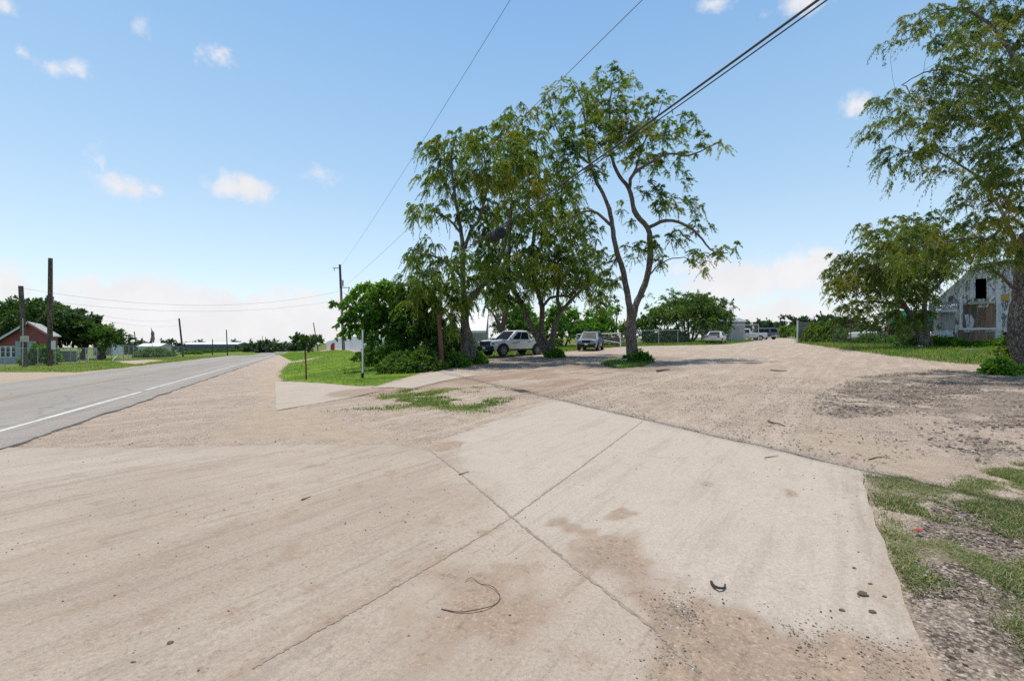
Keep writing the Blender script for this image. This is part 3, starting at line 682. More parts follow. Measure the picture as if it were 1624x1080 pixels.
    L = [(955, 165, 38, 24), (1005, 215, 36, 24), (920, 225, 34, 22), (990, 132, 20, 14), (960, 205, 40, 22, -1.2), (940, 275, 26, 14), (976, 118, 14, 22), (945, 140, 26, 24), (905, 150, 26, 24), (872, 150, 12, 20), (985, 165, 34, 26), (1020, 160, 20, 14), (1050, 160, 12, 16), (930, 190, 34, 28), (975, 210, 44, 28), (1030, 205, 38, 26), (1080, 195, 22, 14), (1068, 215, 24, 20), (1118, 215, 18, 10), (1100, 240, 26, 12), (1140, 228, 14, 10), (890, 205, 26, 30), (900, 250, 30, 26), (950, 245, 40, 24), (1010, 245, 36, 22), (1045, 255, 30, 16), (1075, 265, 22, 10), (1035, 300, 26, 14), (1060, 320, 26, 14), (1090, 325, 26, 14), (1110, 355, 22, 14), (1045, 335, 20, 14),
         (1070, 375, 22, 14), (1040, 385, 20, 16), (1100, 400, 20, 16), (1140, 402, 22, 12), (1165, 392, 12, 8), (1115, 420, 14, 10), (1055, 415, 16, 12), (1090, 290, 14, 8), (905, 295, 26, 20), (880, 330, 26, 24), (910, 370, 26, 20), (935, 365, 20, 26), (955, 415, 24, 26), (930, 400, 24, 24), (965, 455, 22, 22), (1005, 400, 16, 20), (985, 325, 14, 8), (1010, 355, 10, 8)]
    tree('willow_tree', 'tall sparse willow with forked trunk, alone on a small grass islet in the lot', b, limbs, pxlobes(D, L, .9), 'leaf_willow', 'bark', per=360, dens=6.6, L=.105, Wd=.0235, size=.5, droop=.6, tone=.5, tip=.0055, seed=3)
    # --- big tree at the right border
    b = onG(1616, 590); D = b.y; k = F_/D
    limbs = [(pxl(D, [(1640, 600), (1634, 575), (1622, 550), (1619, 520), (1621, 480), (1624, 440), (1626, 405), (1630, 372)]), 29/k, 15/k),
             (pxl(D, [(1611, 538), (1600, 533), (1593, 529)]), 8/k, 5/k),
             (pxl(D, [(1616, 410), (1600, 360, .5), (1580, 320, 1), (1555, 285, 1.4), (1520, 260, 1.7), (1480, 240, 2), (1430, 245, 2.2)]), 6/k, 1.2/k),
             (pxl(D, [(1630, 375), (1640, 320), (1632, 250, .4), (1612, 190, .8), (1575, 140, 1), (1520, 112, 1.2), (1470, 115, 1.3), (1430, 135, 1.4)]), 8/k, 1/k),
             (pxl(D, [(1640, 320), (1650, 240), (1640, 150, .5), (1600, 80, .8), (1560, 30, 1), (1500, 15, 1.1), (1450, 40, 1.2)]), 10/k, 1.5/k),
             (pxl(D, [(1650, 240), (1680, 170), (1720, 90), (1740, 0), (1720, -80)]), 8/k, 2/k),
             (pxl(D, [(1615, 400), (1580, 380, -.8), (1540, 378, -1.2), (1490, 385, -1.6), (1440, 395, -1.8)]), 4/k, 1.5/k),
             (pxl(D, [(1610, 460), (1590, 440, -.4), (1568, 425, -.7), (1545, 430, -1)]), 4.5/k, 1.4/k),
             (pxl(D, [(1680, 170), (1660, 60, 1), (1640, -40, 1.2)]), 6/k, 2/k)]
    L = [(1600, 20, 50, 26), (1545, 25, 40, 22), (1490, 18, 34, 18), (1450, 45, 34, 18), (1415, 74, 18, 8), (1590, 75, 50, 24), (1535, 80, 40, 20), (1490, 70, 26, 12), (1600, 130, 46, 26), (1545, 125, 44, 20), (1490, 128, 40, 16), (1435, 148, 40, 14), (1395, 165, 20, 12), (1388, 205, 16, 18), (1420, 190, 34, 18), (1470, 180, 40, 20), (1530, 180, 44, 24), (1590, 190, 46, 28), (1400, 250, 20, 16), (1440, 240, 36, 16), (1490, 230, 36, 16), (1545, 240, 38, 20), (1600, 250, 40, 30), (1560, 290, 30, 18), (1600, 310, 34, 26), (1520, 275, 20, 8),
         (1590, 350, 36, 18), (1540, 350, 34, 18), (1485, 365, 36, 16), (1435, 380, 36, 16), (1390, 375, 20, 10), (1560, 390, 40, 18), (1505, 400, 40, 18), (1450, 412, 36, 16), (1545, 425, 24, 8), (1590, 405, 30, 20),
         (1605, 200, 40, 26, -1.6), (1560, 160, 40, 22, -1.6), (1590, 280, 40, 26, -1.5), (1600, 110, 40, 24, -1.6), (1610, 350, 28, 18, -1.3), (1550, 60, 40, 20, -1.5), (1500, 160, 36, 16, -1), (1480, 205, 34, 14, -.8), (1590, 390, 26, 12, -1.2), (1530, 320, 30, 12), (1475, 275, 30, 10), (1425, 275, 16, 12), (1680, 20, 60, 50), (1690, 120, 60, 50), (1690, 230, 60, 50), (1670, 330, 50, 40), (1730, -60, 60, 50), (1640, -50, 60, 40)]
    tree('shade_tree', 'big dark trunked tree with drooping layered branches at the right edge, beside the shack', b, limbs, pxlobes(D, L, 1.0), 'leaf_right', 'bark_grey', per=260, dens=14.5, L=.088, Wd=.0185, size=.42, droop=.9, tone=.52, tj=.17, tip=.0035, step=.2, seed=4, arc=.12)

def dome(px, py_top, py_base, halfw, D, n=14, ds=.6, squash=.45):
    """crown masses of a rounded tree, in world units"""
    cy = (py_top+py_base)/2; ry = (py_base-py_top)/2; out = []
    for k in range(n):
        a = rng.random()*2*math.pi; e = rng.random()**.6
        ux = math.cos(a)*e; uy = math.sin(a)*e
        hz = math.sqrt(max(0, 1-e*e))
        lob = .30+.14*rng.random()
        z = (hz*(.45+.55*rng.random())*2-1)*.62
        y = D+uy*halfw/F_*D*.8
        p = W(px+ux*halfw*.78, cy-z*ry, y)
        out.append((*p, halfw*lob/F_*D*1.15, halfw*lob/F_*D, max(ry*lob*1.2, halfw*lob*squash)/F_*D))
    return out

def std_tree(name, label, px, base_py, D, top_py, halfw, crown_base_py, leaf, bark='bark', n=14, per=90, dens=1., L=.3, Wd=.15, size=.8, droop=.15, tone=.5, trunks=1, group=None, seed=0, tr=.3, twigs=6, tj=.16, extra=None, z=None, zt=.2):
    global rng
    rng = np.random.default_rng(500+seed)
    x = (px-CX_)/F_*D; b = Vector((x, D, gz(x, D)))
    Lb = dome(px, top_py, crown_base_py, halfw, D, n)
    if extra: Lb += pxlobes(D, extra, .6)
    limbs = []; hb = W(px, crown_base_py, D).z; ht = W(px, top_py, D).z
    for q in range(trunks):
        a = 6.28*q/trunks+rng.random(); off = (0 if trunks == 1 else .25*tr/.3)
        p0 = (b.x+math.cos(a)*off, b.y+math.sin(a)*off, b.z-.1); sp_ = halfw/F_*D
        p2 = (b.x+math.cos(a)*sp_*.4, b.y+math.sin(a)*sp_*.4, hb+(ht-hb)*.45)
        p1 = ((p0[0]*2+p2[0])/3+rng.normal(0, .1), (p0[1]*2+p2[1])/3, max(b.z+.4, (b.z+hb)/2+.2))
        limbs.append(([p0, p1, p2], tr/(1+.35*(trunks-1)), tr*.3))
    if trunks == 1:
        for q in range(4):
            a = 6.28*q/4+rng.random(); sp_ = halfw/F_*D
            limbs.append(([p1, (b.x+math.cos(a)*sp_*.25, b.y+math.sin(a)*sp_*.25, hb+(ht-hb)*.25), (b.x+math.cos(a)*sp_*.6, b.y+math.sin(a)*sp_*.6, hb+(ht-hb)*.5)], tr*.5, tr*.2))
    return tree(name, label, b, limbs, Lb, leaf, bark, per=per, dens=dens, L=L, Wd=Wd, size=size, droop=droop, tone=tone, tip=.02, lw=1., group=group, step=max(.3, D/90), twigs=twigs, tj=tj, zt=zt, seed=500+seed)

def other_trees():
    # broad bright green tree left of the willows
    global rng
    rng = np.random.default_rng(77)
    b = onG(668, 585); b = Vector((b.x, b.y+2, gz(b.x, b.y+2))); D = b.y; k = F_/D
    limbs = [(pxl(D, [(668, 592), (664, 560), (655, 530), (650, 500)]), 8/k, 5/k), (pxl(D, [(655, 530), (630, 505, .6), (600, 488, 1), (570, 482, 1.2)]), 3.5/k, 1/k), (pxl(D, [(650, 500), (640, 475), (620, 460, .4)]), 4/k, 1.5/k), (pxl(D, [(660, 545), (680, 510, 1), (690, 480, 1.4)]), 4/k, 1.5/k)]
    L = [(620, 462, 40, 16), (580, 462, 24, 14), (590, 485, 40, 18), (560, 492, 24, 16), (640, 475, 36, 22), (620, 505, 40, 20), (585, 515, 34, 14), (560, 522, 18, 8), (545, 478, 14, 10), (650, 510, 36, 26), (645, 545, 24, 24), (615, 530, 30, 14), (670, 470, 30, 24), (680, 520, 24, 30), (590, 535, 16, 10), (548, 505, 14, 8), (655, 570, 22, 18), (600, 452, 24, 8)]
    tree('broadleaf_tree', 'bright green broad leaved tree spilling over the white fence left of the willows', b, limbs, pxlobes(D, L, .9), 'leaf_bright', 'bark', per=120, dens=8, L=.21, Wd=.11, size=.42, droop=.7, twigs=7, tone=.47, tj=.2, zt=.42, seed=9)
    S = std_tree
    S('mesquite_tree', 'rounded feathery tree with several thin trunks behind the parked silver sedan', 1092, 547, 62, 460, 66, 535, 'leaf_mid', n=26, per=120, dens=.9, L=.32, Wd=.10, size=1.1, droop=.5, trunks=5, tr=.35, seed=1, tone=.5, extra=[(1140, 490, 22, 20), (1120, 478, 26, 14), (1050, 478, 30, 18), (1035, 505, 22, 18), (1150, 505, 14, 14), (1090, 468, 30, 8)])
    S('brush_tree', 'bright green bushy tree directly behind the cab of the white pickup', 822, 556, 50, 480, 48, 555, 'leaf_bright', n=16, per=90, dens=1., L=.34, Wd=.15, size=.9, trunks=4, tr=.2, seed=2, tone=.42)
    S('brush_tree', 'green bushy tree between the pickup and the grey crossover', 893, 556, 52, 478, 50, 556, 'leaf_bright', n=16, per=90, dens=1., L=.34, Wd=.15, size=.9, trunks=4, tr=.2, seed=3, tone=.40)
    S('brush_tree', 'light green bushy tree behind the grey crossover roof', 952, 552, 56, 488, 46, 553, 'leaf_bright', n=16, per=90, dens=1., L=.36, Wd=.15, size=.9, trunks=4, tr=.2, seed=4, tone=.5)
    S('slender_tree', 'slim tree crown rising above the brush behind the crossover', 975, 552, 66, 462, 16, 520, 'leaf_mid', n=7, per=80, dens=1., L=.3, Wd=.12, size=.8, trunks=1, tr=.15, seed=5, droop=.7)
    S('brush_tree', 'low dark bushy tree seen right of the forked willow trunk', 1028, 549, 60, 492, 30, 549, 'leaf_mid', n=10, per=90, dens=1., L=.34, Wd=.14, size=.9, trunks=3, tr=.18, seed=6, tone=.45)
    S('mesquite_tree', 'leaning mesquite behind the hood of the white pickup', 792, 562, 40, 462, 40, 510, 'leaf_mid', n=9, per=70, dens=.9, L=.22, Wd=.07, size=.8, trunks=1, tr=.28, seed=7, droop=.6)
    b = onG(1462, 556); b = Vector(((1462-CX_)/F_*32.5, 32.5, 0)); b.z = gz(b.x, b.y); D = 32.5; k = F_/D
    limbs = [(pxl(D, [(1466, 557), (1461, 535), (1452, 512), (1438, 490), (1420, 465), (1400, 440), (1370, 425)]), 9/k, 2/k),
             (pxl(D, [(1466, 557), (1470, 530), (1466, 500), (1468, 470), (1475, 440), (1490, 415)]), 8/k, 2/k),
             (pxl(D, [(1438, 490), (1410, 482, -.8), (1380, 478, -1.4), (1350, 482, -1.8)]), 4/k, 1.2/k),
             (pxl(D, [(1420, 465), (1425, 440, .6), (1430, 410, .8)]), 4/k, 1.4/k),
             (pxl(D, [(1468, 470), (1500, 440, -.5), (1535, 410, -1)]), 4/k, 1.2/k)]
    L = [(1400, 362, 46, 16), (1465, 348, 42, 16), (1340, 412, 30, 12), (1318, 436, 14, 8), (1528, 372, 42, 14), (1430, 385, 46, 18, -1.5), (1495, 385, 40, 16, -1.2), (1340, 448, 34, 18), (1420, 515, 46, 12), (1460, 515, 24, 12), (1375, 440, 44, 22), (1430, 425, 46, 22), (1340, 508, 22, 8), (1480, 420, 40, 18), (1425, 465, 44, 20), (1348, 432, 40, 16), (1332, 464, 28, 12), (1345, 490, 32, 10), (1392, 418, 48, 18), (1440, 398, 48, 16), (1398, 448, 46, 16), (1378, 478, 42, 13), (1450, 438, 46, 18), (1500, 408, 48, 14), (1440, 478, 34, 16), (1420, 500, 40, 10), (1462, 462, 24, 16), (1545, 392, 46, 12), (1362, 408, 30, 10), (1490, 440, 22, 12), (1395, 384, 40, 12), (1450, 372, 44, 12), (1325, 445, 12, 8), (1375, 505, 26, 6), (1410, 430, 40, 14, -2), (1450, 455, 36, 14, -2), (1380, 460, 36, 12, -2), (1455, 500, 22, 10)]
    tree('mesquite_tree', 'layered drooping mesquite leaning over the green trailer left of the shack', b, limbs, pxlobes(D, L, 1.0), 'leaf_right', 'bark', per=230, dens=4.8, L=.15, Wd=.036, size=.62, droop=.9, tone=.46, tip=.007, seed=88)
    S('shrub_tree', 'green leafy sapling beside the green trailer', 1432, 556, 36, 470, 26, 535, 'leaf_mid', n=8, per=90, dens=1.4, L=.2, Wd=.08, size=.6, trunks=2, tr=.14, seed=9, tone=.55)
    # left side
    S('oak_tree', 'huge dark dome shaped oak behind the red house', 55, 570, 72, 478, 96, 556, 'leaf_dark', n=46, per=120, dens=.62, L=.5, Wd=.26, size=1.5, trunks=1, tr=.6, seed=10, tone=.52, zt=.35)
    S('oak_tree', 'second dark oak crown stepping down right of the big dome', 128, 568, 76, 490, 36, 552, 'leaf_dark', n=18, per=110, dens=.62, L=.5, Wd=.26, size=1.4, trunks=1, tr=.45, seed=11, tone=.52, zt=.35)
    S('spreading_tree', 'lower spreading tree with lighter leaves at the right end of the oaks', 158, 566, 70, 517, 38, 552, 'leaf_mid', n=20, per=100, dens=.62, L=.45, Wd=.2, size=1.2, trunks=1, tr=.35, seed=12, tone=.42, zt=.3)
    S('round_tree', 'small round dark tree beyond the grass, right of where the road ends', 489, 556, 130, 528, 22, 551, 'leaf_dark', n=16, per=70, dens=.35, L=.8, Wd=.45, size=1.6, trunks=1, tr=.4, seed=13, tone=.6)
    far = [(405, 558, 210, 543, 16), (423, 558, 190, 540, 14), (440, 558, 215, 545, 14), (458, 557, 220, 546, 14), (474, 557, 230, 547, 12), (388, 558, 230, 547, 14)]
    for i, (px, pb, D, pt, hw) in enumerate(far):
        S('far_tree', 'dark scrubby tree in the far tree line where the road runs out', px, pb, D, pt, hw, pb+4, 'leaf_far', n=8, per=60, dens=.14, L=1.3, Wd=.7, size=2.4, trunks=1, tr=.4, seed=20+i, group='far trees at the end of the road', tone=.4)
    far = [(320, 553, 280, 537, 16), (270, 553, 210, 541, 22), (222, 553, 180, 543, 20), (197, 556, 170, 544, 18), (298, 553, 275, 543, 14), (375, 553, 285, 540, 10)]
    for i, (px, pb, D, pt, hw) in enumerate(far):
        S('far_tree', 'distant tree top showing behind the grey metal building and low sheds', px, pb, D, pt, hw, pb+3, 'leaf_far', n=8, per=60, dens=.14, L=1.2, Wd=.65, size=2.3, trunks=1, tr=.4, seed=30+i, group='far trees beyond the sheds', tone=.45)
    far = [(1182, 535, 150, 509, 20), (1205, 535, 155, 507, 20), (1228, 535, 150, 508, 18), (1246, 535, 160, 502, 18), (1262, 535, 165, 506, 16), (1275, 535, 150, 499, 16), (1296, 535, 155, 501, 18), (1318, 535, 150, 496, 22), (1345, 535, 155, 500, 22), (1372, 537, 150, 505, 22)]
    for i, (px, pb, D, pt, hw) in enumerate(far):
        S('far_tree', 'dark rounded tree in the tree line beyond the end of the dirt lane', px, pb, D, pt, hw, pb, 'leaf_far', n=10, per=70, dens=.2, L=1.0, Wd=.5, size=1.9, trunks=1, tr=.4, seed=40+i, group='trees beyond the dirt lane', tone=.4)
    for i, (px, D, pt, hw) in enumerate([(1236, 110, 516, 14), (1255, 105, 518, 14), (1270, 100, 520, 12)]):
        S('brush_clump', 'yellow green brush clump below the dark trees beyond the dirt lane', px, 535, D, pt, hw, 536, 'leaf_mid', n=7, per=60, dens=.4, L=.6, Wd=.25, size=1.1, trunks=3, tr=.12, seed=60+i, group='brush beyond the dirt lane', tone=.72)

def bush(name, label, x, y, r, h, leaf, n=40, per=60, L=.16, Wd=.07, size=.3, droop=.3, tone=.5, seed=0, group=None, cat='bush', tj=.16):
    global rng
    rng = np.random.default_rng(900+seed)
    root = thing(name, label, cat, (x, y, gz(x, y)), 0, group)
    t = Tree(.15); t.limb([(0, 0, -.05), (.02, 0, h*.25), (0, .03, h*.4)], .03, .015)
    a = rng.random(n)*6.28; e = rng.random(n)**.5; hz = (1-e**2.2)
    C = np.stack([np.cos(a)*e*r, np.sin(a)*e*r, h*(.15+.8*hz*rng.random(n)**.5)], 1)
    o = t.reach(C); t.mesh('stem', M['bark'], root, .006)
    P, d, l_, w_, tn = spray(C, o, np.full(n, size), per, L, Wd, droop, 6, tone+rng.normal(0, .08, n), tj)
    P[:, 2] = np.maximum(P[:, 2], .01)
    leaves('foliage', P, d, l_, w_, tn, M[leaf], root)
    return root

def bushes():
    B = bush
    sp_ = [((612, 578), 1.1, 1.0, 'leaf_mid', 'low weedy bush against the white corrugated fence', .55), ((640, 589), 1.1, .9, 'leaf_mid', 'leafy weed bush in the shade under the broadleaf tree', .55), ((668, 588), 1.0, 1.0, 'leaf_mid', 'dark leafy weed bush left of the rusty leaning post', .5), ((686, 583), .9, 1.5, 'leaf_dark', 'tall dark shrub right behind the rusty leaning post', .6), ((718, 582), .8, .75, 'leaf_bright', 'bright green weed bush between the rusty post and the first willow', .5), ((752, 577), .6, .6, 'leaf_bright', 'small bright weed at the foot of the first willow', .55), ((625, 572), 1.6, 1.6, 'leaf_mid', 'tall weeds in front of the white fence corner', .45), ((702, 574), 1.6, 2.6, 'leaf_dark', 'large dark shrub behind the rusty leaning post', .4), ((730, 566), 1.4, 2.2, 'leaf_mid', 'loose shrub behind the trunk of the first willow', .5), ((880, 567), .5, .5, 'leaf_bright', 'weed tuft growing against the middle willow base', .5), ((590, 571), 1.2, 1.0, 'leaf_mid', 'weed bush at the near end of the white fence', .5)]
    for i, (p, r, h, lf, lb, tn) in enumerate(sp_):
        x, y = G(*p); B('weed_bush', lb, x, y, r, h, lf, n=60, per=70, L=.17, Wd=.07, size=.32, tone=tn, seed=i)
    # base of the right tree
    x, y = G(1590, 594); B('weed_bush', 'broad leaved weed at the foot of the big right hand trunk', x, y, .42, .5, 'leaf_bright', n=40, per=40, L=.13, Wd=.08, size=.18, tone=.6, seed=30)
    x, y = G(1604, 580); B('weed_bush', 'pale weed climbing beside the big right hand trunk toward the shack', x, y, .4, 1.2, 'leaf_mid', n=40, per=50, L=.12, Wd=.07, size=.2, tone=.7, seed=31)
    x, y = G(1010, 573.5); B('weed_bush', 'green weed clump around the foot of the forked willow', x, y-.3, .75, .6, 'leaf_bright', n=60, per=60, L=.14, Wd=.05, size=.22, tone=.38, seed=32)
    # shack foundation weeds
    for i, (px, D, r, h) in enumerate([(1486, 32.6, .6, .65), (1502, 32, .7, .7), (1522, 31.4, .7, .55), (1556, 30.4, .55, .35), (1590, 29.3, .7, .6)]):
        x = (px-CX_)/F_*D; B('weed_bush', 'weeds growing along the foot of the white shack wall', x, D, r, h, 'leaf_bright', n=50, per=70, L=.2, Wd=.05, size=.3, tone=.5, seed=40+i, group='weeds along the shack wall')
    # overgrown hedge at the gate
    for i, (px, D, r, h, tn) in enumerate([(1290, 49, 1.0, 2.3, .72), (1304, 48, 1.0, 2.4, .78), (1318, 47, .9, 2.5, .7), (1338, 45, .8, 1.6, .55), (1352, 44, .8, 1.7, .5)]):
        x = (px-CX_)/F_*D; B('grassy_shrub', ['first leafy grassy shrub beside the board gate panel', 'second yellow green shrub from the board gate panel', 'third and tallest yellow green shrub from the board gate', 'low shrub growing through the wire fence after the hedge', 'dark green shrub by the wire fence left of the old white truck'][i], x, D, r, h, 'leaf_mid', n=90, per=90, L=.3, Wd=.05, size=.42, droop=.9, tone=tn, seed=50+i)
    for i, (px, D, r, h) in enumerate([(1375, 41, .9, .9), (1395, 40, .9, .7), (1420, 38, 1., .8), (1448, 35, 1., .8), (1465, 33, .9, .9)]):
        x = (px-CX_)/F_*D; B('weed_bush', 'knee high weeds along the wire yard fence', x, D, r, h, 'leaf_bright', n=50, per=70, L=.22, Wd=.06, size=.34, tone=.42, seed=60+i, group='weeds along the yard fence')
    # vine on the left chain link fence
    x, y = G(62, 579); B('vine', 'bright green vine climbing the chain link fence between two wooden poles', x, y+.2, 1.3, 2.2, 'leaf_bright', n=70, per=60, L=.3, Wd=.16, size=.5, tone=.5, seed=70)
    for i, (px, py) in enumerate([(305, 562), (325, 560), (345, 559), (366, 558), (255, 566), (238, 567), (385, 557.5)]):
        x, y = G(px, py); x2, y2 = x, y
        B('roadside_brush', 'green brush clump on the far roadside before the grey metal building' if i < 4 or i == 6 else 'scrubby brush behind the far chain link fence', x2, y2, 3.2 if i < 4 else 2.2, 1.1 if i < 4 else 1.6, 'leaf_mid', n=60, per=60, L=.5, Wd=.2, size=.8, tone=.6, seed=80+i, group='roadside brush' if i < 4 or i == 6 else 'brush behind the far fence')
    for i, (px, D) in enumerate([(1038, 57), (1052, 57), (1066, 57), (1080, 58)]):
        x = (px-CX_)/F_*D; B('dark_shrub', 'dark shrub along the wire fence under the feathery tree', x, D+1, 1.3, 1.9, 'leaf_dark', n=40, per=60, L=.3, Wd=.13, size=.5, tone=.5, seed=90+i, group='shrubs under the feathery tree')

# ------------------------------------------------------------------ grass
def blades(name, label, P, dens_fn, area, n, h, w, m, tone=.5, lean=.5, seed=0, thr=.45, straw=.1):
    global rng
    rng = np.random.default_rng(1300+seed)
    P = np.asarray(P); lo, hi = P.min(0), P.max(0)
    q = lo+(hi-lo)*rng.random((n, 2)); q = q[sdist(q[:, 0], q[:, 1], P) < .25]
    k = dens_fn(q[:, 0], q[:, 1]); keep = rng.random(len(q)) < sst(thr-.4, thr+.42, k)**1.3; q = q[keep]
    s = sdist(q[:, 0], q[:, 1], SLAB) > .0
    for pd in PADS: s &= sdist(q[:, 0], q[:, 1], pd) > .02
    q = q[s]; N_ = len(q)
    hh = h*(.45+.9*rng.random(N_))*(.7+.6*fbm(q[:, 0]*1.5, q[:, 1]*1.5, 55)); a = rng.random(N_)*6.283
    z = T(q[:, 0], q[:, 1])
    B = np.c_[q, z-.01]; d = np.stack([np.cos(a), np.sin(a), 0*a], 1); sd = np.stack([-np.sin(a), np.cos(a), 0*a], 1)*w/2
    ln = (lean*(.3+rng.random(N_))*hh)[:, None]
    V = np.stack([B-sd, B+sd, B+d*ln*.35+np.array([0, 0, 1.])*hh[:, None]*.6+sd*.7, B+d*ln*.35+np.array([0, 0, 1.])*hh[:, None]*.6-sd*.7, B+d*ln+np.array([0, 0, 1.])*hh[:, None]*.95], 1).reshape(-1, 3)
    i = np.arange(N_)*5
    tn = tone+(fbm(q[:, 0]*.9, q[:, 1]*.9, 66)-.5)*1.0+rng.normal(0, .16, N_); tn = np.where(rng.random(N_) < straw, .97, tn)
    o = npmesh(name, V, [np.stack([i, i+1, i+2, i+3], 1), np.stack([i+3, i+2, i+4], 1)], m, attrs=dict(tone=np.repeat(np.clip(tn, 0, 1), 5)))
    return tag(o, label, 'grass', None, 'stuff')

def grasses():
    gm = lambda x, y: masks(x, y)['grass']
    P = np.array(NEARR)
    blades('grass', 'short patchy grass beside the right edge of the concrete slab', P, gm, 0, 260000, .032, .005, M['grass_dry'], .36, 1.5, 1, .52, .3)
    blades('grass', 'sparse low grass on the dirt between the two driveway crossings', MEDIAN, gm, 0, 40000, .06, .014, M['grass'], .42, 1.0, 2, .42, .2)
    blades('grass', 'bright unmown roadside lawn behind the slim marker posts', LAWN, gm, 0, 190000, .22, .024, M['grass_lush'], .62, .8, 3)
    blades('grass', 'small grass islet around the forked willow', ISLET, gm, 0, 9000, .16, .02, M['grass'], .35, .7, 4)
    q = np.array([*Gp(EDGE[:7]), (34, 24), (44, 40), (52, 62)])
    blades('grass', 'unmown grass strip in front of the white shack and yard fence', q, gm, 0, 110000, .2, .025, M['grass'], .5, .7, 5)
    q = np.array([*Gp([(640, 590), (700, 582), (752, 573), (800, 566), (870, 561), (905, 557), (985, 550), (1075, 548), (1150, 546.5), (1190, 542)]), (44, 74), (30, 70), (10, 56), (-10, 42)])
    blades('grass', 'green grass edge behind the parked cars', q, gm, 0, 90000, .2, .03, M['grass_lush'], .35, .7, 6)
    us = np.array([(18, -13.3), (60, -13.8), (125, -15), (125, -24), (60, -23), (18, -23)]); q = np.array([XY(*a) for a in us])
    blades('grass', 'mown verge on the far side of the road', q, gm, 0, 90000, .12, .05, M['grass'], .72, .8, 7)

# ------------------------------------------------------------------ stones and litter
def stones(name, label, P, n, r0, r1, fn=None, lift=0., seed=0, dark=.4, mg=0.):
    global rng
    rng = np.random.default_rng(1700+seed)
    P = np.asarray(P); lo, hi = P.min(0)-mg, P.max(0)+mg; q = lo+(hi-lo)*rng.random((n, 2)); q = q[sdist(q[:, 0], q[:, 1], P) < mg]
    if fn is not None: q = q[rng.random(len(q)) < fn(q[:, 0], q[:, 1])]
    N_ = len(q); r = r0+(r1-r0)*rng.random(N_)**3
    S = np.array([(1, 0, 0), (-1, 0, 0), (0, 1, 0), (0, -1, 0), (0, 0, 1), (.6, .6, .5), (-.6, .6, .55), (.6, -.6, .5), (-.6, -.6, .45)], float)
    Fs = np.array([(0, 5, 7), (2, 6, 5), (1, 8, 6), (3, 7, 8), (5, 4, 7), (6, 4, 5), (8, 4, 6), (7, 4, 8), (0, 2, 5), (2, 1, 6), (1, 3, 8), (3, 0, 7)])
    a = rng.random(N_)*6.28; ca, sa = np.cos(a), np.sin(a)
    V = S[None]*(.7+.6*rng.random((N_, 9, 3)))*np.stack([r*1.15, r*.85, r*.62], 1)[:, None]
    V = np.stack([V[..., 0]*ca[:, None]-V[..., 1]*sa[:, None], V[..., 0]*sa[:, None]+V[..., 1]*ca[:, None], V[..., 2]], -1)
    V += np.c_[q, T(q[:, 0], q[:, 1])+lift][:, None]
    Fc = (Fs[None]+(np.arange(N_)*9)[:, None, None]).reshape(-1, 3)
    o = npmesh(name, V.reshape(-1, 3), Fc, M['stone'], attrs=dict(tone=np.repeat(np.clip(rng.normal(dark, .25, N_), 0, 1), 9)))
    return tag(o, label, 'gravel', None, 'stuff')

